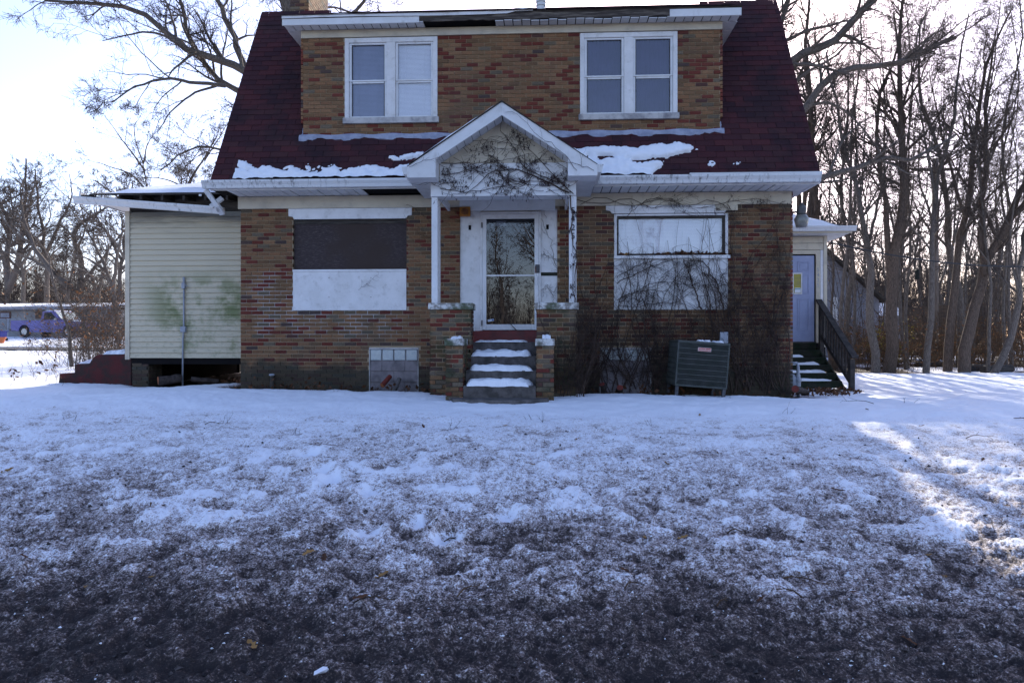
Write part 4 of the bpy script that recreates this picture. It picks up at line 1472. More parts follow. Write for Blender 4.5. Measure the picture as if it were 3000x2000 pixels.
def panel(fx0, fx1, z0, z1):
    a, b = rd0 + wd * fx0, rd0 + wd * fx1
    g = G()
    for (p, q, r_, s_) in ((a, b, z0, z0 + .018), (a, b, z1 - .018, z1), (a, a + .018, z0 + .018, z1 - .018), (b - .018, b, z0 + .018, z1 - .018)):
        g.box(p, q, BY + .002, BY + .0119, r_, s_)
    g.box(a + .05, b - .05, BY + .005, BY + .0119, z0 + .05, z1 - .05)
    g.build('door_panel', 'door', dd, .004)
for c0, c1 in ((.12, .44), (.56, .86)):
    panel(c0, c1, 2.48, 2.70)
    panel(c0, c1, 1.08, 1.84)
panel(.64, .86, 1.95, 2.40)
wx0, wx1, wz0, wz1 = XW(2321, BY), XW(2350, BY), ZW(2336, 862, BY), ZW(2336, 799, BY)
g = G().box(wx0, wx0 + .03, BY - .012, BY + .013, wz0, wz1).box(wx1 - .03, wx1, BY - .012, BY + .013, wz0, wz1).box(wx0 + .03, wx1 - .03, BY - .012, BY + .013, wz0, wz0 + .03).box(wx0 + .03, wx1 - .03, BY - .012, BY + .013, wz1 - .03, wz1)
g.build('light_frame', 'white', dd, .003)
pn = G().box(wx0 + .03, wx1 - .03, BY - .002, BY + .009, wz0 + .03, wz1 - .03).build('pane', 'yellowfilm', dd)
G().box(wx0 + .055, wx1 - .035, BY - .006, BY - .003, wz0 + .04, wz0 + .15).build('notice', 'stickerw', dd)
G().box(wx0 + .06, wx1 - .045, BY - .009, BY - .0065, wz0 + .115, wz0 + .132).build('notice_band', 'stickert', dd)
nm2 = thing('house_number', (rd1 + .08, BY - .02, 2.3), 'faint grey house number 5425 running down the door casing of the rear addition', 'house number')
for i, c in enumerate('5425'):
    numeral(c, (rd1 + .08, BY - .018, 2.47 - i * .12), .12, nm2, 'greypaint')
# hip roof with snow
ey0, ex1, ez = 4.36, XW(2497, 4.36), 3.43
hs = .5
V = [(HX1 - .6, ey0, ez), (ex1, ey0, ez), (ex1, 9.4, ez), (HX1 - .6, 9.4, ez)]
hh = (9.4 - ey0) / 2
V += [(ex1 - hh, ey0 + hh, ez + hh * hs), (HX1 - .6, ey0 + hh, ez + hh * hs)]
G().add(V, [(0, 1, 4, 5), (1, 2, 4), (2, 3, 5, 4), (3, 2, 1, 0)]).build('roof', 'darkwood', rear)
gutter_run('gutter', HX1 - .2, ex1 + .06, ey0 - .002, ez + .03, 'gutter', rear, .11, .11)
G().box(HX1 - .2, ex1, ey0, ey0 + .02, ez - .12, ez).build('fascia', 'cream', rear)
x = 4.3
while x < ex1 - .15:
    G().box(x + .004, min(x + .2, ex1), ey0 + .02, BY - .001, 3.305, 3.318).build('soffit_panel', 'soffit', rear)
    x += .205
G().box(BX1 + .02, ex1, BY, 9.3, 3.303, 3.318).build('side_soffit', 'soffit', rear)
def f_(u, v):
    y = ey0 + .10 + v * 1.9
    xr = ex1 - .12 - (y - ey0) * .98
    x = HX1 - .3 + (xr - HX1 + .3) * u
    e = min(1, v * 14) * min(1, (1 - u) * 14)
    n = vnoise(np.array([x * 2.]), np.array([y * 2.]), 13)[0]
    return (x, y, ez + (y - ey0) * hs + .006 + e * (.05 + .05 * n))
snow_sheet('roof_snow', 40, 24, f_, 'smooth snow on the hip roof of the rear addition')
def f2_(u, v):
    x = ex1 - .12 - v * 1.9
    y0 = ey0 + (ex1 - x) * .98
    y = y0 + (8.8 - y0) * u
    e = min(1, v * 14) * min(1, u * 14)
    return (x, y, ez + (ex1 - x) * hs + .006 + e * .07)
snow_sheet('roof_snow', 30, 20, f2_, 'snow on the far side slope of the rear addition roof')

# ================================================================== wooden stairs up to that door
ws = thing('wooden_stairs', (6.0, 3.8, -.17), 'dark mossy wooden stairs with slatted handrail beside the brick house', 'stairs')
TX0, TX1 = HX1 + .35, 6.33
zt = .80
for i in range(6):
    y1 = 4.70 - i * .28
    z = zt - i * .163
    if i == 0:
        G().box(TX0, TX1, y1 - .02, BY - .03, z - .04, z).build('tread', 'deck', ws, .006)
    else:
        G().box(TX0, TX1, y1 - .02, y1 + .27, z - .04, z).build('tread', 'deck', ws, .006)
    G().box(TX0, TX1, y1 - .004, y1 + .018, z - .15, z - .042).build('riser', 'deck', ws)
for x in (TX0 - .02, TX1 + .01):
    G().bar((x, 4.7, .62), (x, 3.15, -.29), .04, .2).build('stringer', 'deck', ws)
rx = 6.40
G().box(rx - .05, rx + .05, 2.95, 3.05, -.4, .46).build('newel_post', 'railgrey', ws, .008)
G().box(rx - .05, rx + .05, 4.52, 4.62, -.3, 1.66).build('newel_post', 'railgrey', ws, .008)
G().bar((rx, 4.72, 1.80), (rx, 2.85, .50), .14, .045).build('handrail', 'railgrey', ws, .006)
G().bar((rx, 4.6, .98), (rx, 3.0, -.06), .045, .09).build('bottom_rail', 'railgrey', ws, .004)
for i in range(10):
    t = (i + .6) / 10.2
    y = 4.52 + (3.06 - 4.52) * t
    zr = 1.80 + (.50 - 1.80) * (4.72 - y) / 1.87
    zl_ = .98 + (-.06 - .98) * (4.6 - y) / 1.6
    G().box(rx - .018, rx + .018, y - .022, y + .022, zl_ - .03, zr - .02).build('baluster', 'railgrey', ws)
for i in range(1, 6):
    y1 = 4.70 - i * .28
    z = zt - i * .163
    e = TX0 + (.2 + .25 * i) + .35
    cap_snow(TX0 + .02, min(e + .5, TX1 - .1), y1 - .015, y1 + .24, z, .05, 'step_snow', ['', 'top', 'second', 'middle', 'fourth', 'lowest'][i] + ' strip of snow on the dark wooden stairs', 20 + i)

# snow on the porch steps, landing and caps
for i, (z, y) in enumerate(TR[:3]):
    nmz = ('bottom', 'middle', 'top')[i]
    cap_snow(SX0 + .02, SX1 - .01, y - .012, TR[i + 1][1] + .02, z, .075, 'step_snow', f'thick snow on the {nmz} concrete porch step', 30 + i)
cap_snow(SX0 + .06, SX1 - .12, -.93, -.62, .82, .03, 'step_snow', 'thin snow along the edge of the porch landing', 37)
cap_snow(-1.39, -1.22, -1.70, -1.35, .868, .035, 'step_snow', 'little snow on the cap of the low pier beside the steps, mossy side', 38)
cap_snow(-.05, .09, -1.72, -1.45, .868, .05, 'step_snow', 'small snow heap on the white cap beside the vines', 39)

# snow on the main roof slope
def slope_snow(name, x0, x1, s0, s1, dens, seed, label, thick=.075):
    nx, ny = int((x1 - x0) / .025), int((s1 - s0) / .025)
    xs, ss = np.linspace(x0, x1, nx + 1), np.linspace(s0, s1, ny + 1)
    Xg, Sg = np.meshgrid(xs, ss)
    n = fbm(Xg * 4.5, Sg * 7, 5, seed, .68)
    H = dens(Xg, Sg) + (n - .5) * 2.0
    hgt = thick * np.clip(H, 0, .9) ** .5 + (fbm(Xg * 9, Sg * 9, 3, seed + 3) - .5) * .06 * np.clip(H * 3, 0, 1)
    base = np.array((0, EAVE_Y, EAVE_Z))
    P = base + Sg[..., None] * tang + (hgt[..., None] + .018) * nrm
    P[..., 0] = Xg
    P[..., 1] -= np.clip(hgt, 0, 1) * 0
    idx = np.arange(P.shape[0] * P.shape[1]).reshape(P.shape[:2])
    F = np.stack([idx[:-1, :-1], idx[:-1, 1:], idx[1:, 1:], idx[1:, :-1]], -1).reshape(-1, 4)
    keep = (H.ravel()[F] > .02).any(1)
    P[H <= .02] -= nrm * .02
    o = link(name, mesh_np(name, P.reshape(-1, 3), F[keep], True), 'snow')
    return tag(o, label, 'snow', kind='stuff')
XA, XB = XW(690, -.4), XW(1215, -.4)
slope_snow('roof_snow', XA, XB, .0, .42, lambda x, s: (1.05 - s / .22) * .9 * np.clip((x - XA) * 3, 0, 1), 4, 'long strip of snow along the eave left of the porch')
XC, XE = XW(1130, -.3), XW(1240, -.3)
slope_snow('roof_snow', XC, XE, .33, .62, lambda x, s: .55 - np.abs(s - .47 - .04 * np.sin(x * 11)) / .09 - np.clip((XC + .12 - x) * 6, 0, 2), 8, 'small tongue of snow on the shingles beside the porch gable')
XF, XG = XW(1668, -.3), XW(2075, -.3)
def dens_r(x, s):
    u = (x - XF) / (XG - XF)
    top = np.interp(u, [0, .12, .3, .5, .65, .8, .9, 1], [.55, .62, .66, .60, .66, .72, .62, .5])
    bot = np.interp(u, [0, .35, .55, .62, .75, .9, 1], [.0, -.2, -.2, .1, .38, .50, .55])
    e = np.minimum((top - s) / .10, (s - bot) / .10)
    hole = .95 * np.exp(-((s - .36 - .05 * np.sin(u * 9)) / .07) ** 2) * np.clip(u * 6 - .6, 0, 1)
    return np.clip(e, -2, .75) - hole * .95
slope_snow('roof_snow', XF, XG, .0, .85, dens_r, 15, 'broken sheet of snow on the shingles right of the porch')
XH, XI = XW(2050, -.4), XW(2180, -.4)
slope_snow('roof_snow', XH, XI, .02, .42, lambda x, s: .10 - np.abs(s - .2) * 2.5 - np.abs(x - (XH + XI) / 2) * 1.2, 25, 'last crumbs of snow near the end of the eave')

# ================================================================== small things fixed to the house
c = PW(1363, 621, -.02)
bx = thing('wall_box', (c[0], -.03, c[2]), 'orange square box with round grille above the front door', 'wall box')
hw = .092
G().box(c[0] - hw, c[0] + hw, -.075, .0, c[2] - .08, c[2] + .08).build('case', 'orange', bx, .012)
for r_ in (.055, .040, .025, .012):
    a = [(c[0] + r_ * math.cos(t), -.077, c[2] + r_ * math.sin(t)) for t in np.linspace(0, 2 * math.pi, 21)]
    G().tube(a, .004, 5, False).build('grille_ring', 'rust', bx)

c = np.array((HX1 + .16, .02, 0))
zl_ = ZW(2345, 632, 0)
yl = thing('yard_light', (c[0] - .1, .05, zl_), 'dusk to dawn yard light with clear plastic skirt on the house corner', 'yard light')
c = (XW(2348, .02), .02, zl_)
G().lathe((c[0], c[1], c[2] + .015), [(.062, 0), (.075, .02), (.070, .13), (.062, .155), (.03, .16), (.03, .20), (.012, .20)], 20).build('housing', 'oldsteel', yl, smooth=True)
G().lathe((c[0], c[1], c[2] - .185), [(.088, 0), (.098, .05), (.118, .13), (.10, .17), (.085, .198)], 20).build('refractor', 'lampglass', yl, smooth=True)
G().tube([(HX1 + .02, .1, c[2] + .04), (HX1 + .07, .07, c[2] + .07), (c[0] - .02, c[1], c[2] + .07)], .018, 8).build('arm', 'oldsteel', yl)

c = PW(2118, 992, -.0)
db = thing('disconnect_box', (c[0], -.03, c[2]), 'pale blue grey electrical disconnect box on the ivy covered wall', 'electrical box')
G().box(c[0] - .068, c[0] + .068, -.075, -.002, c[2] - .112, c[2] + .112).build('case', 'greypaint', db, .006)
G().box(c[0] - .062, c[0] + .062, -.083, -.0755, c[2] - .10, c[2] + .105).build('lid', 'greypaint', db, .004)
G().tube([(c[0] + .02, -.04, c[2] - .11), (c[0] + .02, -.04, c[2] - .25), (c[0] - .02, -.12, c[2] - .42)], .014, 6).build('whip', 'oldsteel', db)

# gas pipe riser at the side of the house
gm = thing('gas_meter', (HX1 + .14, .35, 0), 'grey gas riser and regulator beside the wooden stairs', 'gas meter')
gx = XW(2338, .3)
G().tube([(gx, .3, -.2), (gx, .3, .40), (gx - .02, .3, .46), (HX1 + .01, .3, .46)], .026, 10).build('pipe', 'greypaint', gm, smooth=True)
G().lathe((gx, .3, .05), [(.03, 0), (.045, .02), (.045, .09), (.06, .10), (.06, .14), (.04, .16), (.035, .22)], 12).build('valve', 'greypaint', gm)
G().lathe((gx - .09, .34, .02), [(.02, -.02), (.07, 0), (.085, .08), (.085, .18), (.05, .24), (.02, .25)], 14).build('regulator', 'greypaint', gm, smooth=True)

# vent stub on the foundation
c = PW(798, 1100, -.06)
ps_ = thing('vent_stub', (c[0], -.08, 0), 'short capped vent pipe against the stained foundation', 'pipe')
G().tube([(c[0], -.08, -.05), (c[0], -.08, c[2])], .035, 10).build('pipe', 'darkwood', ps_)
G().lathe((c[0], -.08, c[2]), [(.045, 0), (.05, .01), (.045, .03), (.02, .035)], 12).build('cap', 'greypaint', ps_)

# ================================================================== air conditioner
ac = thing('air_conditioner', (2.45, -.4, .06), 'tilted dark green outdoor air conditioner in front of the vine covered wall', 'air conditioner')
wA, dA, hA = .81, .78, .72
def acg():
    return G()
def acb(x0, x1, y0, y1, z0, z1, name, mat, bevel=.004):
    g = G().box(x0, x1, y0, y1, z0, z1)
    me = bpy.data.meshes.new(name)
    me.from_pydata(g.v, [], g.f)
    me.materials.append(MAT[mat])
    o = link(name, me, None, ac)
    if bevel:
        b = o.modifiers.new('bevel', 'BEVEL')
        b.width = bevel
        b.segments = 2
    return o
acb(-wA / 2 + .02, wA / 2 - .02, -dA / 2 + .02, dA / 2 - .02, .03, hA - .02, 'coil', 'acdark', 0)
acb(-wA / 2, wA / 2, -dA / 2, dA / 2, 0, .03, 'base_pan', 'acgreen')
acb(-wA / 2, wA / 2, -dA / 2, dA / 2, hA - .04, hA, 'top_panel', 'acgreen', .008)
for sx in (-1, 1):
    for sy in (-1, 1):
        x, y = sx * (wA / 2 - .013), sy * (dA / 2 - .013)
        acb(x - .012, x + .012, y - .012, y + .012, .03, hA - .04, 'corner_post', 'acgreen', .003)
        x, y = sx * (wA / 2 - .04), sy * (dA / 2 - .04)
        acb(x - .025, x + .025, y - .025, y + .025, -.16, .0, 'leg', 'galv', .004)
for face in range(2):
    g = G()
    if face == 0:
        n = 66
        for i in range(n):
            x = -wA / 2 + .03 + (wA - .06) * i / (n - 1)
            g.box(x - .0022, x + .0022, -dA / 2 + .002, -dA / 2 + .012, .03, hA - .04)
    else:
        n = 60
        for i in range(n):
            y = -dA / 2 + .03 + (dA - .06) * i / (n - 1)
            g.box(-wA / 2 + .002, -wA / 2 + .012, y - .0022, y + .0022, .03, hA - .04)
    me = bpy.data.meshes.new('grille_wires')
    me.from_pydata(g.v, [], g.f)
    me.materials.append(MAT['acgreen'])
    link('grille_wires', me, None, ac)
    for k in range(1, 8):
        z = .03 + (hA - .07) * k / 8
        if face == 0:
            acb(-wA / 2 + .02, wA / 2 - .02, -dA / 2 - .003, -dA / 2 + .0018, z - .006, z + .006, 'grille_bar', 'acgreen', 0)
        else:
            acb(-wA / 2 - .003, -wA / 2 + .0018, -dA / 2 + .02, dA / 2 - .02, z - .006, z + .006, 'grille_bar', 'acgreen', 0)
bg_ = acb(-.092, .112, -dA / 2 - .012, -dA / 2 - .0035, hA - .155, hA - .095, 'badge', 'badgetext', .004)
bp_ = acb(-.087, .107, -dA / 2 - .014, -dA / 2 - .0125, hA - .150, hA - .100, 'badge_plate', 'badge', 0)
cu = bpy.data.curves.new('lettering', 'FONT')
cu.body = 'Goodman'
cu.size = .048
cu.align_x = 'CENTER'
cu.extrude = .001
cu.materials.append(MAT['badgetext'])
tx = bpy.data.objects.new('lettering', cu)
col.objects.link(tx)
tx.parent = ac
tx.location = (.010, -dA / 2 - .0155, hA - .140)
tx.rotation_euler = (math.pi / 2, 0, 0)
to_mesh(tx)
ac.rotation_euler = (0, math.radians(4.2), 0)
ac.location = (2.43, -.42, .11)
for i, (x, w_) in enumerate(((.02, .22), (.27, .16))):
    V, F = [], []
    o = cap_snow(2.43 + x - .05, 2.43 + x + w_ - .05, -.76, -.5, .11 + hA - math.tan(math.radians(4.2)) * (x + .03) - .004, .03, 'snow_patch', ['thin snow on top of the air conditioner near its middle', 'thin snow on the low corner of the air conditioner top'][i], 60 + i)

# ================================================================== creepers
def hug(P, y, r, amp=.018):
    P = P.copy()
    P[..., 1] = y - .006 - np.abs(r.normal(0, amp, P.shape[:2]))
    return P

def creeper(name, label, stems, seeds_fn, y, seed, levels, berries=0, rng_amp=.012, keep=None, group=None, rmin=.0016):
    r = np.random.default_rng(seed)
    groups_main, groups_fine = [], []
    Ps, Rs = [], []
    for pts, r0, r1 in stems:
        q = resample(np.array(pts), 16)
        q[1:-1] += r.normal(0, .012, (14, 3)) * np.array((1, 0, 1))
        Ps.append(hug(q[None], y, r, .006)[0])
        Rs.append(np.linspace(r0, r1, 16))
    if seeds_fn is not None:
        S, d, L, rad, wander, up = seeds_fn(r)
        P, R = walk(S, d, L, rad, 16, wander, up, .35, r, .1)
        P = hug(P, y, r, .008)
        if y > -.3:
            P[..., 0] = np.where(P[..., 0] > HX1 - .02, 2 * (HX1 - .02) - P[..., 0], P[..., 0])
            P[..., 2] = np.minimum(P[..., 2], 3.3)
        for a, b in zip(P, R):
            Ps.append(a)
            Rs.append(b)
    P, R = np.stack(Ps), np.stack(Rs)
    groups_main.append((P, R, 5))
    for per, ratio, ang, n, wander, up in levels:
        S, d, L, rc = children(P, R, per, ratio, ang, r, .08, .6, .06, .1)
        rc = np.clip(rc, rmin, .006)
        P, R = walk(S, d, L, rc, n, wander, up, .5, r, .1)
        P = hug(P, y, r, rng_amp)
        if keep is not None:
            m = keep(P, r)
            P, R = P[m], R[m]
        groups_fine.append((P, R, 3))
    base = Ps[0][0]
    t = thing(name, (float(base[0]), float(y), float(base[2])), label, 'vine', group)
    org = world_origin(t)
    link('stem', tubes_mesh('stem', groups_main, org), 'vine', t)
    o = link('tendrils', tubes_mesh('tendrils', groups_fine, org), 'vine', t)
    o['kind'] = 'stuff'
    if berries:
        i = r.integers(0, len(P), berries)
        k = r.integers(0, P.shape[1], berries)
        S = P[i, k]
        bs = []
        B, BR = [], []
        for s in S:
            L = r.uniform(.02, .06)
            x = np.array([s, s + (r.normal(0, .01), -.004, -L * .5), s + (r.normal(0, .012), -.006, -L)])
            B.append(x)
            BR.append(np.array([.002, r.uniform(.004, .008), .0015]))
        o = link('dry_clusters', tubes_mesh('dry_clusters', [(np.stack(B), np.stack(BR), 4)], org), 'berry', t)
        o['kind'] = 'stuff'
    return t

def pxs(L, y):
    return [PW(a, b, y) for a, b in L]
yg = PY - .012
gstems = [([(1667, 565), (1614, 539), (1558, 512), (1518, 495), (1455, 499), (1422, 519), (1395, 549), (1362, 572)], .011, .004),
          ([(1654, 545), (1541, 492), (1515, 446), (1468, 379), (1475, 346)], .007, .003),
          ([(1680, 568), (1647, 539), (1591, 479), (1535, 429), (1498, 423), (1415, 406), (1336, 446)], .006, .003),
          ([(1289, 476), (1382, 486), (1482, 519), (1548, 542), (1614, 545)], .005, .003),
          ([(1293, 512), (1336, 509), (1402, 486), (1470, 470), (1560, 452)], .005, .003),
          ([(1289, 552), (1382, 562), (1465, 545), (1548, 532), (1641, 539)], .005, .003),
          ([(1530, 500), (1570, 470), (1610, 440), (1640, 420)], .005, .0025), ([(1480, 500), (1440, 460), (1380, 440), (1340, 420)], .004, .002),
          ([(1560, 515), (1530, 545), (1480, 560), (1440, 575)], .005, .003)]
def keep_gable(P, r):
    c = P[:, :, :].mean(1)
    e = P[:, -1]
    lim = az - .16 - np.abs(e[:, 0] - ax) * mslope
    return (e[:, 2] < lim) & (np.abs(e[:, 0] - ax) < 1.09) & (e[:, 2] > 2.95)
def gable_seeds(r):
    n = 60
    x = r.uniform(-1.66, .38, n)
    lim = az - .22 - np.abs(x - ax) * mslope
    S = np.stack([x, np.full(n, yg), 3.07 + (lim - 3.07) * r.uniform(0, 1, n)], 1)
    d = np.stack([r.choice([-1., 1.], n) * r.uniform(.4, 1.2, n), np.zeros(n), r.normal(.15, .5, n)], 1)
    return S, d, r.uniform(.25, .55, n), r.uniform(.003, .0045, n), .14, .0
creeper('climbing_vine', 'bare vine with dried clusters spread across the white porch gable', [(pxs(a, yg), b * 1.15, c) for a, b, c in gstems], gable_seeds, yg, 5,
        [(6, .36, 50, 6, .2, .01), (2, .5, 55, 5, .25, -.02)], berries=460, keep=keep_gable, rmin=.0026)
# over the raking boards
creeper('climbing_vine', 'thin vine shoots over the slanting fascia of the porch gable', [(pxs([(1690, 500), (1640, 440), (1580, 400), (1520, 340), (1480, 330)], FY - .02), .004, .002),
        (pxs([(1740, 500), (1690, 480), (1640, 470), (1600, 420)], FY - .02), .004, .002), (pxs([(1200, 490), (1250, 470), (1290, 460)], FY - .02), .004, .002)], None, FY - .02, 6,
        [(6, .35, 40, 6, .2, .03)], berries=0)
ypost = PY + .02
creeper('climbing_vine', 'vine winding down the numbered white porch post', [(pxs([(1669, 560), (1673, 600), (1679, 640), (1672, 675), (1681, 710), (1689, 745), (1688, 800), (1683, 895)], ypost), .010, .006),
        (pxs([(1686, 895), (1676, 820), (1684, 760), (1690, 700), (1688, 620)], ypost), .005, .003)], None, ypost, 7, [(14, .12, 55, 5, .3, -.01), (2, .5, 50, 4, .3, 0)], berries=60,
        keep=lambda P, r: (P[:, -1, 0] > .33) & (P[:, -1, 0] < .52))
# wall and picture window
def keep_win(P, r):
    e = P[:, -1]
    inside = (e[:, 0] > w2[0] + .1) & (e[:, 0] < w2[1] - .1) & (e[:, 2] > 2.40) & (e[:, 2] < 2.86)
    okx = (e[:, 0] < HX1 + .03) & (e[:, 0] > .05) & (e[:, 2] < 3.34)
    return okx & (~inside | (r.uniform(0, 1, len(P)) < .05))
yv = -.03
wstems = [([(2056, 905), (2036, 855), (2025, 823), (2016, 792), (2003, 760)], .014, .008), ([(2120, 905), (2105, 851), (2090, 818), (2075, 790), (2057, 766), (2005, 764)], .014, .006),
          ([(1808, 831), (1845, 812), (1897, 786), (1940, 769), (1973, 760)], .008, .005), ([(1808, 814), (1853, 786), (1897, 769), (1949, 760)], .006, .004),
          ([(1808, 879), (1853, 857), (1918, 827), (1984, 829), (2018, 836)], .006, .004), ([(1810, 886), (1875, 853), (1940, 851), (1984, 870), (1994, 894)], .006, .004),
          ([(1812, 895), (1860, 900), (1920, 890), (1990, 880), (2050, 840), (2120, 830)], .005, .003), ([(1830, 900), (1850, 860), (1835, 800), (1815, 770)], .004, .003),
          ([(1930, 900), (1925, 840), (1950, 800), (1990, 775)], .005, .003)]
creeper('climbing_vine', 'dark vine network over the white board under the picture window', [(pxs(a, yv), b, c) for a, b, c in wstems], None, yv, 8,
        [(14, .32, 50, 7, .28, .02), (5, .5, 55, 5, .3, .0)], keep=lambda P, r: keep_win(P, r) & (P[:, -1, 2] > 1.3))
fstems = [([(1690, 585), (1773, 596), (1845, 584), (1897, 608), (1957, 608), (2027, 599), (2070, 587), (2125, 602), (2140, 640)], .006, .004), ([(1832, 640), (1875, 600), (1918, 580), (2000, 590)], .005, .003),
          ([(1700, 600), (1760, 575), (1850, 605), (1930, 585), (2050, 610), (2150, 590), (2230, 585), (2300, 600)], .005, .003), ([(2140, 900), (2150, 800), (2140, 700), (2150, 640), (2130, 600)], .009, .004),
          ([(2300, 590), (2250, 610), (2200, 600), (2150, 585)], .005, .002)]
creeper('climbing_vine', 'vine strands crossing the cream frieze above the picture window', [(pxs(a, -.05), b, c) for a, b, c in fstems], None, -.05, 9,
        [(20, .25, 50, 7, .25, -.01), (4, .5, 55, 5, .3, -.01)], berries=100, keep=lambda P, r: keep_win(P, r))
def seeds_wall(x0, x1, n, l0, l1, lean, z0=.0, rad=(.004, .012)):
    def f(r):
        x = r.uniform(x0, x1, n)
        S = np.stack([x, np.full(n, -.03), np.full(n, z0) + r.uniform(-.05, .1, n)], 1)
        d = np.stack([r.normal(lean, .35, n), np.zeros(n), np.ones(n)], 1)
        return S, d, r.uniform(l0, l1, n), r.uniform(*rad, n), .14, .06
    return f
creeper('climbing_vine', 'dense dark vine stems rising over the lower wall beside the porch', [], seeds_wall(.35, 2.0, 54, .9, 2.6, .05), yv, 12,
        [(9, .32, 45, 7, .22, .03), (4, .5, 50, 5, .28, .01)], keep=keep_win, rng_amp=.03)
creeper('climbing_vine', 'dark vine stems fanning up the wall between air conditioner and house corner', [], seeds_wall(2.5, 4.0, 54, 1.2, 3.2, -.12), yv, 13,
        [(9, .30, 45, 7, .22, .03), (4, .5, 50, 5, .28, .01)], keep=keep_win, rng_amp=.03)
creeper('climbing_vine', 'tangle of thin vine stems arching in front of the basement glass blocks', [], lambda r: (lambda n: (np.stack([r.uniform(1.0, 2.2, n), np.full(n, -.25), r.uniform(0, .15, n)], 1),
        np.stack([r.normal(-.35, .5, n), np.zeros(n), np.ones(n)], 1), r.uniform(.5, 1.3, n), r.uniform(.003, .007, n), .16, -.02))(20), -.22, 14,
        [(5, .4, 40, 6, .2, .0)], rng_amp=.08, keep=lambda P, r: P[:, -1, 0] < 2.0)
creeper('climbing_vine', 'vine stems and dead shoots clinging to the mossy brick pier', [], lambda r: (lambda n: (np.stack([r.uniform(.10, .60, n), np.full(n, PY - .02), r.uniform(-.05, .1, n)], 1),
        np.stack([r.normal(.05, .22, n), np.zeros(n), np.ones(n)], 1), r.uniform(.7, 1.6, n), r.uniform(.003, .008, n), .10, .05))(26), PY - .03, 15,
        [(9, .25, 45, 6, .25, .0), (2, .5, 50, 4, .3, .0)], rng_amp=.05, keep=lambda P, r: (P[:, -1, 0] > -.2) & (P[:, -1, 2] < 1.7))
creeper('climbing_vine', 'few thin shoots on the brick between boarded window and porch', [(pxs([(1290, 700), (1240, 690), (1200, 660), (1180, 640)], yv), .003, .002), (pxs([(1190, 600), (1250, 640), (1280, 700), (1300, 780)], yv), .003, .002),
        (pxs([(1050, 850), (1080, 830), (1110, 800), (1100, 790)], yv), .002, .001)], None, yv, 16, [(8, .3, 45, 6, .25, 0)])
creeper('climbing_vine', 'thin dark shoots over the white panel beside the storm door', [(pxs([(1600, 640), (1590, 610), (1570, 600), (1540, 600)], .02), .003, .002), (pxs([(1630, 780), (1610, 700), (1585, 640), (1560, 610)], .02), .004, .002),
        (pxs([(1630, 760), (1600, 750), (1580, 740)], .02), .003, .002), (pxs([(1625, 890), (1615, 860), (1600, 830), (1590, 870)], .02), .003, .002)], None, .02, 17, [(9, .3, 45, 6, .25, 0), (2, .5, 50, 4, .3, 0)])

# ================================================================== logs, leaves, litter
def log(p, q, r, label, end='orangewood', bark='log', cat='log', group=None, k=12):
    p, q = np.array(p, float), np.array(q, float)
    t = thing('log', tuple((p + q) / 2), label, cat, group)
    n = 6
    pts = p + (q - p) * np.linspace(0, 1, n)[:, None]
    pts[1:-1] += np.random.default_rng(int(abs(p[0]) * 100)).normal(0, r * .08, (n - 2, 3))
    G().tube(pts, np.full(n, r) * np.linspace(1, .93, n), k, True).build('bark', bark, t)
    d = norm(q - p)
    G().tube([p - d * .004, p + d * .002], r * .93, k, True).build('cut_face', end, t)
    return t
a = gpt(468, 1122)
log((XW(464, .75), .75, .10), (XW(530, 1.0), 1.0, .13), .085, 'brown log with orange cut end under the cream addition')
log((XW(560, 1.0), 1.0, .12), (XW(640, 1.25), 1.25, .06), .05, 'thin dark log half under snow beneath the addition', 'darkwood')
log((XW(1120, -.35), -.36, .10), (XW(1142, -.2), -.18, .24), .042, 'red edged log end leaning by the basement window', 'orangewood', 'redwood')
log((XW(1152, -.3), -.30, -.02), (XW(1167, -.2), -.12, .20), .04, 'grey split log leaning beside the red edged log', 'plank', 'concrete')
log((XW(1763, -.3), -.38, .13), (XW(1772, -.2), -.25, -.1), .05, 'stubby log with red cut end close to the vine thicket', 'redwood')
log((XW(1813, -.25), -.42, .08), (XW(1815, -.2), -.20, -.1), .055, 'short log with red orange end left of the air conditioner', 'redwood')
log((XW(2322, -.5), -.62, .08), (XW(2352, .2), .05, -.02), .06, 'dark log with red cut end at the house corner', 'redwood')
for i, (px, py, ln) in enumerate(((2740, 1072, 1.4), (2870, 1088, .9), (2930, 1092, 1.1))):
    c = gpt(px, py)
    log(c + (-ln / 2, 0, .08), c + (ln / 2, .3, .12), .14, ('dark fallen log at the edge of the wood, nearest the twin trunks', 'dark fallen log between the leaning trunks', 'dark fallen log below the outermost leaning trunk')[i], 'darkwood', 'darkwood')

def leaf_mesh(seed, s):
    r = np.random.default_rng(seed)
    n = 7
    out = []
    for side in (1, -1):
        for i in range(n):
            t = i / (n - 1)
            w = .30 * math.sin(math.pi * (t * .9 + .06)) * (1.0 if i % 2 else .45) * r.uniform(.8, 1.2)
            out.append((side, t, w))
    V, F = [], []
    for i in range(n):
        t = i / (n - 1)
        cl = .12 * math.sin(t * 3 + seed) + .08 * t * t
        wl = out[i][2]
        wr = out[n + i][2]
        V += [(t - .5, wl, cl + wl * .5 * r.uniform(.3, 1)), (t - .5, 0, cl - .02), (t - .5, -wr, cl + wr * .5 * r.uniform(.3, 1))]
        if i:
            a, b = 3 * i - 3, 3 * i
            F += [(a, b, b + 1, a + 1), (a + 1, b + 1, b + 2, a + 2)]
    me = bpy.data.meshes.new('fallen_leaf')
    me.from_pydata([(x * s, y * s, z * s) for x, y, z in V], [], F)
    return me
LM = []
for i in range(5):
    me = leaf_mesh(i + 2, 1.0)
    me.materials.append(MAT['leaf' if i % 3 else 'leaf2'])
    LM.append(me)
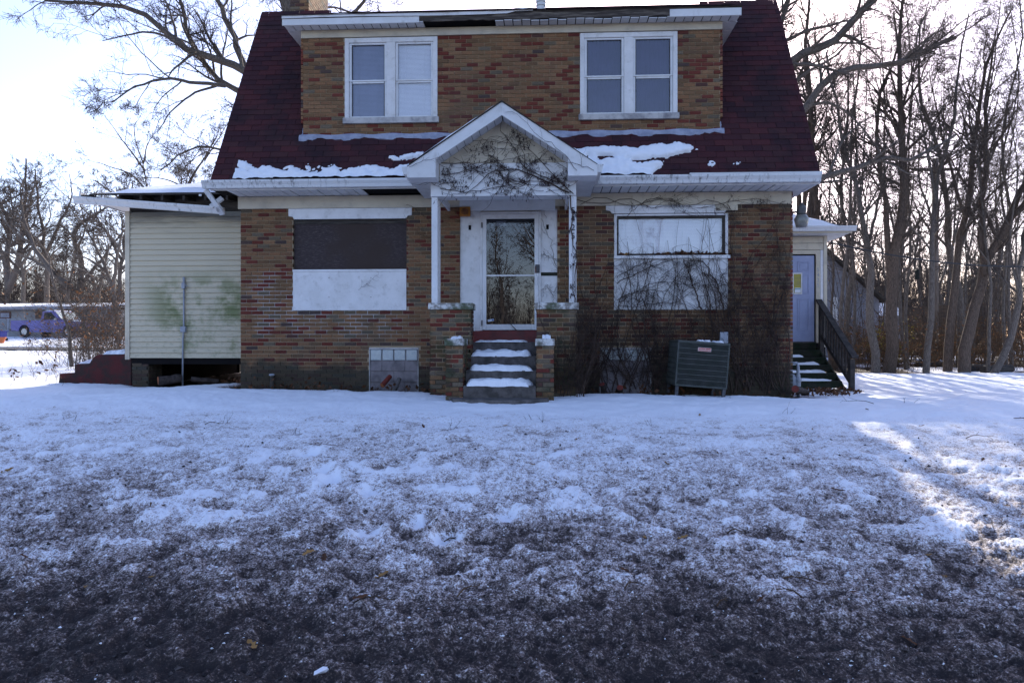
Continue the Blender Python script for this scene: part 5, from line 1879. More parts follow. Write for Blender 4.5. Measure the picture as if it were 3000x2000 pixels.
def leaf(px, py, size, i, label, group=None, tilt=.25):
    p = gpt(px, py)
    o = link('fallen_leaf', LM[i % 5])
    o.location = (p[0], p[1], p[2] + .012)
    o.scale = (size, size, size)
    o.rotation_euler = (random.uniform(-tilt, tilt), random.uniform(-tilt, tilt), random.uniform(0, 6.28))
    return tag(o, label, 'leaf', group)
random.seed(31)
leaf(738, 1893, .085, 1, 'tan oak leaf lying alone on the dark slush, lowest in view')
leaf(1057, 1775, .10, 0, 'russet crumpled leaf clump on the dark slush')
leaf(1120, 1680, .12, 2, 'broad tan oak leaf on the grey crust')
leaf(905, 1633, .10, 4, 'flat tan leaf among dark lumps of crust')
leaf(2665, 1868, .085, 3, 'russet leaf on the black slush towards the road')
leaf(445, 1699, .05, 1, 'small yellow brown leaf on the crust')
leaf(22, 1392, .11, 2, 'curled tan leaf at the very edge of the lawn')
leaf(2455, 1448, .11, 0, 'dark curled leaf standing in the crust near the sunlit strip')
leaf(1955, 1368, .11, 2, 'tan leaf on the clean snow before the air conditioner')
leaf(2985, 1228, .12, 3, 'red brown leaf in the sunlit snow at the edge of view')
spots = [(70, 1650), (340, 1225), (735, 1400), (1240, 1250), (250, 1730), (950, 1640), (1480, 1250), (1690, 1290), (2100, 1330), (2230, 1250), (2540, 1210), (2700, 1250), (2380, 1260), (1000, 1570), (620, 1520), (480, 1480), (1890, 1590), (2000, 1570),
         (2230, 1760), (2340, 1680), (2500, 1750), (2720, 1640), (2770, 1700), (2880, 1350), (2950, 1500), (1830, 1690), (1620, 1500), (1560, 1370), (1300, 1430), (160, 1200), (1150, 1310), (2050, 1220), (2600, 1100), (2830, 1150)]
for i, (px, py) in enumerate(spots):
    leaf(px, py, random.uniform(.045, .09), i, 'small dry brown leaf lying on the snow', 'small leaves scattered over the snowy lawn')
# leaves caught on the picture window sill
for i, px in enumerate((1822, 1835, 1950, 2095)):
    p = PW(px, 744, .0)
    o = link('fallen_leaf', LM[i])
    o.location = (p[0], -.005, p[2])
    o.scale = (.11,) * 3
    o.rotation_euler = (1.3, random.uniform(-.5, .5), random.uniform(-.4, .4))
    tag(o, ('dark brown leaf caught in the lower corner of the picture window', 'tan leaf caught beside the darker one in the picture window corner', 'red leaf stuck midway along the picture window sill', 'brown leaf in the far lower corner of the picture window')[i], 'leaf')
def litter_pile(name, c, rx, ry, n, label, seed, h=.08):
    r = np.random.default_rng(seed)
    V, F = [], []
    for i in range(n):
        a, q = r.uniform(0, 6.28), math.sqrt(r.uniform(0, 1))
        p = np.array((c[0] + rx * q * math.cos(a), c[1] + ry * q * math.sin(a), 0))
        p[2] = c[2] + h * (1 - q) * r.uniform(.2, 1) + .01
        s = r.uniform(.02, .05)
        t1 = norm(r.normal(0, 1, 3)) * s
        t2 = norm(np.cross(t1, r.normal(0, 1, 3))) * s * .6
        b = len(V)
        V += [p - t1 - t2 * .4, p - t2, p + t1, p + t2]
        F.append((b, b + 1, b + 2, b + 3))
    o = link(name, mesh_np(name, np.array(V), np.array(F)), 'leaf2')
    return tag(o, label, 'leaves', kind='stuff')
litter_pile('leaf_litter', (HX1 + .5, .2, -.06), .55, .4, 260, 'heap of dead leaves at the foot of the wooden stairs', 3, .14)
litter_pile('leaf_litter', (5.35, 1.2, -.10), .5, .35, 160, 'brown leaf heap in the snow before the wooden stairs', 4, .12)
litter_pile('leaf_litter', (-.9, -.15, .03), .7, .12, 150, 'dead leaves along the foundation beside the mossy pier', 5, .05)
litter_pile('leaf_litter', (-5.6, 1.5, .05), .7, .5, 320, 'dead leaves and twigs under the cream addition', 6, .15)
# window sill debris
litter_pile('leaf_litter', ((w2[0] + w2[1]) / 2 + .3, -.0, 2.28), .75, .03, 200, 'dead leaves and twigs piled on the picture window sill', 7, .07)

# dead weed stalks and twigs in the snow
def stalk_thing(name, px, py, n, h, label, seed, group=None, mat='twig', spread=.35):
    r = np.random.default_rng(seed)
    p = gpt(px, py)
    S = np.tile(p, (n, 1)) + r.normal(0, .03, (n, 3)) * (1, 1, 0)
    d = np.stack([r.normal(0, spread, n), r.normal(0, spread, n), np.ones(n)], 1)
    P, R = walk(S, d, r.uniform(.5, 1, n) * h, np.full(n, .0022), 5, .12, 0, .5, r)
    S2, d2, L2, r2 = children(P, R, 2, .35, 45, r, .4, .7, .02)
    P2, R2 = walk(S2, d2, L2, r2, 4, .15, .02, .6, r)
    o = link(name, tubes_mesh(name, [(P, R, 4), (P2, R2, 3)]), mat)
    return tag(o, label, 'weed' if name == 'weed_stalk' else 'twig', group)
for i, (px, py, h) in enumerate([(660, 1240, .16), (1050, 1265, .10), (1320, 1265, .16), (560, 1330, .10), (860, 1270, .10), (1590, 1240, .16), (1900, 1250, .12), (2300, 1220, .16), (2660, 1180, .14), (1858, 1540, .14), (2080, 1440, .10),
                                 (2390, 1480, .12), (2350, 1480, .12), (200, 1240, .10), (700, 1760, .12), (590, 1760, .12), (820, 1720, .10), (1890, 1800, .12), (2130, 1780, .12), (2360, 1700, .14), (1700, 1660, .10), (2640, 1720, .08), (2930, 1560, .12),
                                 (1780, 1730, .10), (2770, 1480, .10), (1560, 1230, .14), (2440, 1790, .08)]):
    stalk_thing('weed_stalk', px, py, 3, h, 'thin dead weed stalk poking out of the snow', 100 + i, 'weed stalks poking through the lawn snow')
# broken twigs lying on the snow
for i, (px, py, L, a) in enumerate([(1300, 1560, .18, .3), (1340, 1760, .22, 1.0), (1040, 1780, .25, .1), (440, 1495, .12, 2.0), (2130, 1560, .16, .4), (2350, 1770, .2, 2.4), (2100, 1770, .15, .8), (2830, 1290, .3, .2), (2560, 1190, .4, 2.8), (1830, 1735, .15, .9), (2280, 1700, .3, -.4), (600, 1250, .2, .5)]):
    p = gpt(px, py)
    d = np.array((math.cos(a), math.sin(a), .12))
    q = np.stack([p + d * L * t + np.array((0, 0, .01 + .02 * math.sin(t * 5))) for t in np.linspace(0, 1, 5)])
    r = np.random.default_rng(i)
    S, dd_, LL, rr_ = children(q[None], np.full((1, 5), .004), 3, .4, 40, r, .2, .6, .03)
    P, R = walk(S, dd_, LL, rr_, 4, .1, .02, .6, r)
    o = link('twig', tubes_mesh('twig', [(q[None], np.linspace(.005, .002, 5)[None], 5), (P, R, 3)]), 'twigbrown')
    tag(o, 'broken twig lying on the crusty snow', 'twig', 'broken twigs on the lawn snow')
# dark clods and ice lumps in the crust
r = np.random.default_rng(77)
V, F = [], []
ico = bpy.data.meshes.new('tmp')
phi = (1 + 5 ** .5) / 2
IV = norm(np.array([(-1, phi, 0), (1, phi, 0), (-1, -phi, 0), (1, -phi, 0), (0, -1, phi), (0, 1, phi), (0, -1, -phi), (0, 1, -phi), (phi, 0, -1), (phi, 0, 1), (-phi, 0, -1), (-phi, 0, 1)], float))
IF = np.array([(0, 11, 5), (0, 5, 1), (0, 1, 7), (0, 7, 10), (0, 10, 11), (1, 5, 9), (5, 11, 4), (11, 10, 2), (10, 7, 6), (7, 1, 8), (3, 9, 4), (3, 4, 2), (3, 2, 6), (3, 6, 8), (3, 8, 9), (4, 9, 5), (2, 4, 11), (6, 2, 10), (8, 6, 7), (9, 8, 1)])
bpy.data.meshes.remove(ico)
OV = np.array([(1, 0, 0), (-1, 0, 0), (0, 1, 0), (0, -1, 0), (0, 0, 1), (0, 0, -1)], float)
OF = np.array([(0, 2, 4), (2, 1, 4), (1, 3, 4), (3, 0, 4), (2, 0, 5), (1, 2, 5), (3, 1, 5), (0, 3, 5)])
def crumbs(name, mat, n, d0, d1, s0, s1, seed, label, want):
    r = np.random.default_rng(seed)
    yy = d0 + (d1 - d0) * r.uniform(0, 1, n) ** 1.1
    xx = r.uniform(-.82, .82, n) * yy
    hz, dirt, _ = snow_detail(xx, yy - D)
    ok = r.uniform(0, 1, n) < want(dirt)
    xx, yy, hz = xx[ok], yy[ok], hz[ok]
    n = len(xx)
    zz = terrain(xx, yy - D) + hz
    s = s0 + (s1 - s0) * r.uniform(0, 1, n) ** 4
    v = OV[None] * (1 + r.normal(0, .3, (n, 6, 1))) + r.normal(0, .2, (n, 6, 3))
    v = v * s[:, None, None] * np.array((1.2, 1.1, .75))
    v = v + np.stack([xx, yy - D, zz + s * .2], 1)[:, None]
    F = OF[None] + (6 * np.arange(n))[:, None, None]
    tag(link(name, mesh_np(name, v.reshape(-1, 3), F.reshape(-1, 3)), mat), label, 'grit', kind='stuff')
MAT['clod'] = plain('gritty_clod', (.035, .03, .03), (.09, .078, .075), 60, .9, .1, bump=.6, bscale=120)
crumbs('grit_clods', 'clod', 9000, 3.0, 8.0, .002, .015, 78, 'dark frozen clods and grit strewn over the dirty snow', lambda d: np.clip(d * 1.6 - .1, 0, 1))
crumbs('snow_crumbs', 'snow', 5000, 3.0, 6.0, .002, .009, 79, 'white crumbs of broken ice lying on the dirty crust', lambda d: np.clip(1.1 - d * 1.15, 0.02, .6))
p = gpt(942, 1985)
o = G().add([p + (-.03, -.02, .012), p + (.01, -.015, .03), p + (.04, .03, .028), p + (.0, .02, .035), p + (-.035, .0, .02), p + (.02, .005, .015)], [(0, 1, 3, 4), (1, 2, 3), (0, 5, 1), (5, 2, 1)]).build('paper_scrap', 'scrap')
tag(o, 'crumpled white scrap on the slush at the bottom of the view', 'litter')
# concrete pad showing at the foot of the steps
g = G()
V = [(-1.30, -2.02), (-1.05, -2.14), (-.75, -2.20), (-.45, -2.19), (-.2, -2.10), (.05, -1.98), (.05, -1.76), (-1.40, -1.76)]
g.prism(V[::-1], 2, -.2, .02)
o = g.build('path', 'concrete', None, .01)
o['kind'] = 'structure'
#cap_snow(-1.0, -.16, -2.0, -1.78, .05, .05, 'step_snow', 'low ridge of snow on the concrete pad at the foot of the steps', 52)

# ================================================================== trees
LV_OAK = [(10, .40, 48, 9, 6, .12, .01, .3), (6, .55, 46, 6, 4, .14, .01, .3), (5, .62, 46, 4, 3, .15, .0, .4), (3, .72, 44, 3, 3, .16, .0, .5)]
LV_WOOD = [(16, .30, 42, 8, 5, .10, .05, .25), (6, .58, 42, 5, 3, .13, .03, .3), (5, .65, 42, 4, 3, .15, .02, .4), (3, .75, 40, 3, 3, .15, .01, .5)]
LV_SLIM = [(13, .26, 40, 7, 4, .10, .05, .25), (5, .6, 42, 4, 3, .13, .03, .3), (4, .7, 42, 3, 3, .15, .02, .4), (3, .8, 40, 3, 3, .15, .01, .5)]
TREE_N = {}
def tree(name, label, limbs, levels, seed, base, bark='bark', twig='twig', rmin=.0045, group=None, leaves=0, leafmat='leaf2'):
    wood, fine = tree_groups(limbs, levels, seed, rmin)
    t = thing(name, tuple(base), label, 'tree', group)
    org = world_origin(t)
    link('trunk', tubes_mesh('trunk', wood, org), bark, t)
    link('crown', tubes_mesh('crown', fine, org), twig, t)
    if leaves:
        r = np.random.default_rng(seed + 5)
        P = fine[-1][0]
        i = r.integers(0, len(P), leaves)
        c = P[i, -1] - np.array(org)
        t1 = norm(r.normal(0, 1, (leaves, 3))) * r.uniform(.02, .05, (leaves, 1))
        t2 = norm(np.cross(t1, r.normal(0, 1, (leaves, 3)))) * r.uniform(.012, .03, (leaves, 1))
        V = np.stack([c - t1, c - t2, c + t1, c + t2], 1).reshape(-1, 3)
        F = np.arange(4 * leaves).reshape(-1, 4)
        link('leaves', mesh_np('leaves', V, F), leafmat, t)
    return t
def limb(path, dist, h0, h1, slant=0.0):
    """a limb measured along its middle (photo px) at a distance; half-widths in px; slant adds depth along it"""
    n = len(path)
    return ([PD(a, b, dist + slant * i / (n - 1)) for i, (a, b) in enumerate(path)], h0 * dist / FPX, h1 * dist / FPX)

dL = 20.0
tree('oak_tree', 'big bare oak behind the house with limbs sweeping out over the cream addition',
     [limb([(900, 1040), (890, 800), (870, 560), (850, 400), (840, 200), (850, -50), (840, -200)], dL, 34, 14),
      limb([(860, 440), (800, 270), (740, 215), (680, 195), (600, 165), (520, 125), (440, 55), (340, 12), (240, 14), (130, 2)], dL, 16, 3, -2.5),
      limb([(780, 250), (715, 195), (690, 120), (665, 60), (640, 0), (600, -80)], dL, 11, 5),
      limb([(860, 520), (780, 330), (720, 275), (650, 245), (600, 185), (550, 100), (530, 0), (500, -70)], dL, 12, 4, -1),
      limb([(660, 252), (600, 243), (540, 238), (480, 230), (400, 255), (330, 300)], dL - 1, 6, 1.5, -2),
      limb([(640, 250), (600, 262), (560, 280), (500, 330), (460, 390)], dL - .7, 4, 1, -1),
      limb([(520, 128), (470, 100), (420, 95), (370, 105), (300, 120)], dL - 1.6, 4, 1.2, -1),
      limb([(850, 560), (740, 480), (660, 445), (610, 430), (570, 432), (520, 460), (470, 500)], dL + 1, 6, 1.5, -1),
      limb([(850, 330), (940, 120), (1030, 45), (1060, 25), (1075, -20), (1090, -60)], dL, 9, 4),
      limb([(850, 200), (900, 60), (960, 20), (1010, 30), (1080, 60)], dL + 2, 5, 2)],
     LV_OAK, 101, gpt(900, 1060) * 0 + np.array(PD(900, 1040, dL)), leaves=260)

dR = 20.5
tree('oak_tree', 'big bare oak behind the house with heavy limbs reaching towards the wood',
     [limb([(2200, 1060), (2200, 800), (2205, 600), (2200, 400), (2215, 200), (2230, 0), (2250, -150)], dR, 36, 16),
      limb([(2200, 420), (2270, 250), (2320, 180), (2360, 152), (2450, 120), (2490, 72), (2560, 0), (2640, -90)], dR, 16, 8, -1),
      limb([(2200, 520), (2300, 380), (2362, 308), (2420, 240), (2480, 208), (2560, 190), (2640, 182), (2730, 142), (2800, 110)], dR, 15, 5, -1.5),
      limb([(2200, 640), (2320, 560), (2410, 518), (2460, 505), (2520, 488), (2590, 460), (2650, 468), (2720, 448), (2800, 395)], dR, 12, 3, -1),
      limb([(2210, 300), (2270, 120), (2300, 30), (2320, -60)], dR, 10, 6), limb([(2300, 120), (2380, 85), (2450, 70), (2540, 40)], dR + .5, 6, 2),
      limb([(2340, 320), (2420, 300), (2480, 330), (2540, 390), (2580, 450)], dR, 4, 1.5), limb([(2330, 240), (2370, 210), (2440, 170), (2520, 100)], dR + 1, 5, 2)],
     LV_OAK, 102, np.array(PD(2200, 1060, dR)), leaves=0)

def woodtree(name, label, dist, limbs, seed, bark='bark', leaves=0, levels=LV_WOOD, group='bare trees at the edge of the wood', twig='twig', rmin=.0045):
    base = gpt(*limbs[0][0][0])
    L = []
    for k, (path, h0, h1) in enumerate(limbs):
        pts = [PD(a, b, dist) for a, b in path]
        if k == 0:
            pts[0] = np.array((pts[0][0], pts[0][1], float(terrain(pts[0][0:1], pts[0][1:2])[0]) - .15))
            base = pts[0] + (0, 0, .15)
        rnd = np.random.default_rng(seed + k)
        for i in range(1, len(pts)):
            pts[i] = pts[i] + np.array((0, rnd.normal(0, .25) * i / len(pts), 0))
        L.append((pts, h0 * .76 * dist / FPX, h1 * .4 * dist / FPX))
    return tree(name, label, L, levels, seed, base, bark, twig, rmin, group, leaves)

woodtree('bare_tree', 'grey bare tree beside the stair rail, first trunk of the wood', 23, [([(2565, 1088), (2552, 900), (2548, 780), (2530, 700), (2510, 560), (2480, 420), (2450, 300), (2420, 150)], 17, 5), ([(2540, 740), (2570, 620), (2590, 500), (2640, 380)], 7, 2)], 201)
woodtree('bare_tree', 'thick dark forked tree left of the hanging cylinder', 23.4, [([(2603, 1088), (2612, 920), (2614, 760), (2632, 640), (2642, 480), (2632, 300), (2650, 120), (2660, -60)], 24, 8), ([(2614, 850), (2600, 720), (2590, 580), (2575, 450), (2582, 300), (2620, 150), (2640, 20)], 13, 5), ([(2625, 830), (2680, 760), (2730, 700), (2800, 640)], 6, 2)], 202, 'bark2')
woodtree('bare_tree', 'slim straight tree in front of the utility pole', 22.6, [([(2712, 1092), (2722, 950), (2727, 800), (2742, 650), (2752, 520), (2790, 350), (2830, 200), (2850, 30)], 13, 5), ([(2745, 600), (2720, 450), (2690, 300), (2640, 150)], 6, 2)], 203)
woodtree('bare_tree', 'brown tree leaning slightly right, fourth trunk of the wood', 23, [([(2775, 1085), (2782, 950), (2800, 850), (2815, 740), (2840, 600), (2860, 400), (2880, 200), (2950, 40)], 17, 6), ([(2830, 640), (2790, 520), (2770, 380), (2740, 200)], 7, 3)], 204, 'bark2')
woodtree('bare_tree', 'stout brown tree forking low and leaning out of view', 22.5, [([(2825, 1098), (2836, 980), (2862, 900), (2892, 800), (2932, 700), (2990, 560), (3080, 400), (3150, 250)], 23, 8), ([(2890, 805), (2880, 660), (2890, 500), (2900, 300), (2925, 80)], 14, 5)], 205, 'bark2')
woodtree('bare_tree', 'leaning tree at the outer edge of the wood', 22, [([(2905, 1100), (2955, 1010), (2982, 890), (2998, 760), (3050, 520), (3090, 300)], 14, 6), ([(2985, 860), (2960, 700), (2970, 500), (2950, 300)], 5, 2)], 206)
woodtree('bare_tree', 'thin pole like tree between the leaning trunks', 22.4, [([(2893, 1098), (2900, 950), (2895, 850), (2880, 620), (2850, 400), (2800, 250)], 7, 2.5)], 207)
woodtree('bare_tree', 'grey tree deeper in the wood behind the slim straight one', 27, [([(2812, 1075), (2810, 900), (2775, 700), (2748, 480), (2705, 300), (2690, 80)], 15, 6), ([(2790, 780), (2860, 600), (2920, 420), (2990, 300)], 8, 3)], 208)
woodtree('bare_tree', 'crooked grey tree behind the rear addition', 29, [([(2485, 1075), (2480, 900), (2500, 800), (2478, 690), (2460, 560), (2480, 400), (2470, 200)], 12, 5), ([(2470, 600), (2430, 480), (2400, 350)], 5, 2)], 209)

slim = []
for i, (px, dist, path) in enumerate([(2500, 25, [(2500, 1085), (2505, 900), (2495, 700), (2510, 500), (2500, 300), (2515, 60)]), (2660, 25.5, [(2660, 1085), (2655, 900), (2668, 700), (2650, 480), (2670, 250), (2660, 0)]), (2870, 24.6, [(2950, 1085), (2940, 900), (2955, 700), (2940, 480), (2970, 250), (2960, 0)])]):
    slim.append(woodtree('slim_tree', ('slim grey tree close to the stair rail, straight up', 'slim grey tree between the dark forked tree and the pole', 'slim grey tree among the leaning trunks')[i], dist, [(path, 6.5, 2.5), ([path[2], (path[2][0] + 40, 600), (path[2][0] + 60, 400), (path[2][0] + 55, 200)], 3, 1)], 220 + i, group='slim trees of the wood', levels=LV_SLIM))
random.seed(47)
_r = np.random.default_rng(47)
def copy_tree(src, loc, rz, s, label, group, sz=None):
    c = src.copy()
    col.objects.link(c)
    c.location = loc
    c.rotation_euler = (0, 0, rz)
    c.scale = (s, s, sz or s)
    c['label'] = label
    c['group'] = group
    for ch in src.children:
        d = ch.copy()
        col.objects.link(d)
        d.parent = c
    return c
for i in range(14):
    px, dist = 2440 + 660 * ((i * .618) % 1), float(_r.uniform(24.5, 38))
    p = PD(px, 1000, dist)
    z = float(terrain(p[0:1], p[1:2])[0])
    s = float(_r.uniform(.75, 1.25))
    c = copy_tree(slim[i % 3], (p[0], p[1], z - .1), 0, s, 'slim bare tree standing among the trunks of the wood', 'slim trees scattered through the wood', s * float(_r.uniform(.8, 1.1)))
    c.rotation_euler = (float(_r.normal(0, .09)), float(_r.normal(0, .11)), float(_r.uniform(0, 6.28)))
wood_src = [o for o in bpy.data.objects if o.name.startswith('bare_tree') and o.parent is None]
random.seed(44)
for i, (px, dist, s) in enumerate([(2450, 44, .95), (2530, 48, 1.0), (2590, 42, .85), (2650, 52, 1.1), (2700, 40, .85), (2760, 46, 1.0), (2830, 41, .9), (2880, 50, 1.05), (2930, 44, .95), (2980, 40, .85), (3040, 48, 1.0), (2640, 63, 1.2), (2800, 64, 1.2), (2940, 62, 1.2), (2500, 66, 1.2),
                                   (3090, 42, .9), (2400, 54, 1.0), (2300, 50, 1.0), (1800, 42, 1.0), (2050, 45, 1.0), (1300, 44, 1.0)]):
    p = PD(px, 1000, dist)
    z = float(terrain(p[0:1], p[1:2])[0])
    copy_tree((wood_src + slim * 3)[(i * 5) % (len(wood_src) + 9)], (p[0], p[1], z - .1), random.uniform(0, 6.28), s * 1.1, 'bare grey tree deep in the wood, behind the first row of trunks', 'far trees of the wood')

for i, (px, dist, s) in enumerate([(2345, 27, 1.15), (2400, 31, 1.2), (2445, 26, 1.1), (2290, 30, 1.2)]):  # trees added so that their crowns shade the sunlit lawn
    p = PD(px, 1000, dist)
    z = float(terrain(p[0:1], p[1:2])[0])
    copy_tree(wood_src[(1, 3, 4, 0)[i]], (p[0], p[1], z - .1), 1.3 * i + .4, s, ('bare tree, added for its shade, rising behind the rear addition roof, first from the house', 'bare tree, added for its shade, behind the rear addition, between two others', 'bare tree, added for its shade, just past the rear addition eave', 'bare tree, added for its shade, whose top clears the end of the maroon roof')[i], 'added shade trees right behind the house')
# left of the house
woodtree('sapling', 'dark leaning sapling between the blue truck and the red steps', 20, [([(212, 1048), (200, 960), (188, 900), (176, 850), (160, 790), (135, 730), (105, 680)], 8, 2)], 301, levels=[(7, .4, 45, 7, 4, .14, .02, .35), (4, .5, 45, 5, 3, .18, .0, .4), (3, .5, 45, 4, 3, .2, 0, .5)], group=None)
woodtree('sapling', 'pale thin sapling right of the dark leaning one', 19.5, [([(265, 1045), (255, 980), (240, 920), (220, 870), (205, 800)], 4, 1.2)], 302, levels=[(6, .4, 40, 6, 4, .14, .03, .35), (4, .5, 45, 5, 3, .18, .0, .4)], group=None, twig='twigbrown')
woodtree('bare_tree', 'wide spreading bare tree behind the blue pickup', 60, [([(250, 960), (245, 900), (230, 850)], 16, 13), ([(232, 860), (160, 800), (100, 720), (70, 640), (60, 560), (75, 520)], 12, 4), ([(235, 850), (240, 760), (215, 680), (290, 620), (370, 560)], 12, 4), ([(200, 830), (110, 770), (30, 740), (-40, 760)], 9, 3),
                      ([(235, 840), (300, 760), (340, 700), (400, 640)], 8, 3), ([(100, 720), (40, 680), (-20, 600)], 6, 2)], 303, group=None, levels=LV_OAK, rmin=.011)
woodtree('bare_tree', 'tall bare tree at the far edge of view left of the spreading one', 64, [([(60, 960), (70, 860), (60, 750), (40, 640), (30, 560)], 10, 4), ([(62, 800), (-10, 720), (-60, 640)], 6, 2), ([(60, 780), (110, 700), (150, 640), (140, 580)], 6, 2)], 304, group=None, levels=LV_OAK, rmin=.011)
woodtree('bare_tree', 'dense bare tree behind the corner of the cream addition', 40, [([(345, 980), (335, 880), (310, 780), (260, 690), (220, 630)], 11, 4), ([(330, 860), (345, 750), (360, 660), (350, 600)], 8, 3), ([(320, 800), (260, 760), (200, 740)], 6, 2)], 305, group=None, levels=LV_OAK, rmin=.010)
woodtree('bare_tree', 'fine twiggy young tree rising above the snowy addition roof', 30, [([(446, 1000), (440, 700), (432, 560), (420, 480), (402, 400), (396, 330)], 7, 1.5), ([(425, 500), (380, 440), (340, 390), (300, 330)], 4, 1), ([(432, 560), (380, 510), (330, 490), (260, 470)], 4, 1), ([(420, 480), (440, 420), (470, 360)], 3, 1), ([(438, 640), (350, 570), (290, 540)], 4, 1)], 306, group=None,
         levels=[(9, .35, 35, 8, 4, .10, .03, .3), (6, .5, 35, 5, 3, .14, .02, .35), (5, .5, 35, 4, 3, .16, .01, .5)], rmin=.0055, leaves=160)
woodtree('bare_tree', 'low russet leaved oak behind the addition roof next to the eave', 27, [([(560, 1000), (560, 700), (555, 560), (545, 500), (520, 440)], 8, 2), ([(555, 560), (500, 530), (450, 520), (400, 530)], 4, 1.2), ([(552, 540), (590, 480), (620, 420), (650, 370)], 5, 1.5), ([(556, 600), (470, 570), (420, 560)], 4, 1.2), ([(600, 470), (630, 420), (680, 330)], 3, 1)], 307, group=None, levels=LV_OAK, leaves=600)
src2 = [o for o in bpy.data.objects if o.parent is None and o.get('category') == 'tree' and o.name.startswith('bare_tree') and 'group' not in o.keys()]
for i, (px, dist, s) in enumerate([(-60, 62, 1.1), (130, 66, 1.2), (300, 60, 1.1), (420, 58, 1.0), (560, 62, 1.1), (210, 74, 1.3), (20, 80, 1.4), (360, 78, 1.3), (700, 50, 1.0)]):
    p = PD(px, 1000, dist)
    z = float(terrain(p[0:1], p[1:2])[0])
    copy_tree(src2[i % 3], (p[0], p[1], z - .1), random.uniform(0, 6.28), s, 'hazy bare tree far beyond the low ranch house', 'far trees beyond the ranch house')

# trees and pole over the road, seen only mirrored in the door and window glass
for i, (x, y, s) in enumerate([(-2.6, -30, .9), (-.2, -33, 1.1), (2.6, -36, 1.0), (8, -44, 1.1), (-9, -48, 1.2)]):
    copy_tree(wood_src[i % 4], (x, y, -1.0), random.uniform(0, 6.28), s, 'bare tree across the road, mirrored in the storm door glass', 'trees mirrored in the glass')

def stems(name, label, pts, n_each, h, seed, mat='twig', leaves=0, leafmat='leaf2', kind=None, cat='bush', group=None, spread=.45, r0=.006, levels=((5, .5, 40, 5, .18),)):
    r = np.random.default_rng(seed)
    S = np.repeat(np.array(pts), n_each, 0)
    S = S + r.normal(0, .25, S.shape) * (1, 1, 0)
    n = len(S)
    d = np.stack([r.normal(0, spread, n), r.normal(0, spread, n), np.ones(n)], 1)
    P, R = walk(S, d, r.uniform(.45, 1.2, n) * h, np.full(n, r0), 7, .14, .03, .35, r)
    gs = [(P, R, 4)]
    for per, ratio, ang, k, wd_ in levels:
        S2, d2, L2, r2 = children(P, R, per, ratio, ang, r, .15, .6, .08)
        P, R = walk(S2, d2, L2, np.maximum(r2, .003), k, wd_, .02, .5, r)
        gs.append((P, R, 3))
    V0 = np.mean(np.array(pts), 0)
    if kind == 'stuff':
        o = link(name, tubes_mesh(name, gs), mat)
        tag(o, label, cat, group, 'stuff')
        t = o
    else:
        t = thing(name, tuple(V0), label, cat, group)
        link('stems', tubes_mesh('stems', gs, world_origin(t)), mat, t)['kind'] = 'stuff'
    if leaves:
        i = r.integers(0, len(P), leaves)
        j = r.integers(0, P.shape[1], leaves)
        c = P[i, j] + r.normal(0, .05, (leaves, 3))
        t1 = norm(r.normal(0, 1, (leaves, 3))) * r.uniform(.025, .06, (leaves, 1))
        t2 = norm(np.cross(t1, r.normal(0, 1, (leaves, 3)))) * r.uniform(.015, .035, (leaves, 1))
        V = np.stack([c - t1, c - t2, c + t1, c + t2], 1).reshape(-1, 3)
        if kind != 'stuff':
            V = V - np.array(world_origin(t))
        lo = link('leaves', mesh_np('leaves', V, np.arange(4 * leaves).reshape(-1, 4)), leafmat, None if kind == 'stuff' else t)
        if kind == 'stuff':
            lo.name = 'dry_leaves'
            tag(lo, 'dry brown leaves hanging in ' + label.split(' of ')[-1], 'leaves', kind='stuff')
    return t
def scatter(px0, px1, d0, d1, n, seed):
    r = np.random.default_rng(seed)
    out = []
    for _ in range(n):
        p = PD(r.uniform(px0, px1), 1000, r.uniform(d0, d1))
        p[2] = float(terrain(p[0:1], p[1:2])[0]) - .03
        out.append(p)
    return out
stems('undergrowth', 'brown bramble thicket of the wood', scatter(2440, 3080, 23.2, 33, 230, 1), 4, 1.8, 41, 'twigbrown', 4200, 'leafbacklit', 'stuff', 'undergrowth', levels=((4, .5, 40, 5, .18), (3, .5, 40, 3, .2)))
stems('undergrowth', 'grey brush of the roadside by the addition', scatter(215, 372, 18.5, 27, 80, 2), 4, 2.4, 42, 'twig', 1600, 'leafbacklit', 'stuff', 'undergrowth', levels=((4, .5, 40, 4, .18), (3, .55, 40, 3, .2)))
stems('undergrowth', 'tall thin saplings of the wood', scatter(2430, 3080, 26, 50, 130, 3), 1, 7.0, 43, 'twig', 500, 'leaf', 'stuff', 'undergrowth', spread=.14, r0=.022, levels=((8, .35, 38, 5, .12), (4, .55, 40, 3, .18)))
_xs = np.random.default_rng(9).uniform(HX0 + .1, HX1 - .1, 130)
stems('dead_weeds', 'short dead weeds of the foundation edge', [np.array((x, -.28 - .12 * math.sin(x * 3), gz(x, -.3) - .02)) for x in _xs if not -1.9 < x < .6], 2, .16, 48, 'twigbrown', 300, 'leaf2', 'stuff', 'weeds', spread=.6, r0=.0025, levels=((3, .5, 40, 4, .2),))
stems('yellow_bush', 'bush with bright yellow leaves glowing in the sun behind the twin trunks', scatter(2540, 2615, 27, 28.5, 8, 4), 6, 1.6, 44, 'twigbrown', 900, 'leafy')
stems('bare_bush', 'small bare bush on the snowy verge near the pickup', scatter(60, 200, 26, 29, 8, 5), 6, .9, 45, 'twig', 60)
stems('bare_bush', 'low dead weeds beside the foot of the red concrete steps', [gpt(120, 1120), gpt(60, 1130), gpt(180, 1128)], 7, .5, 46, 'twigbrown', 30, r0=.003)

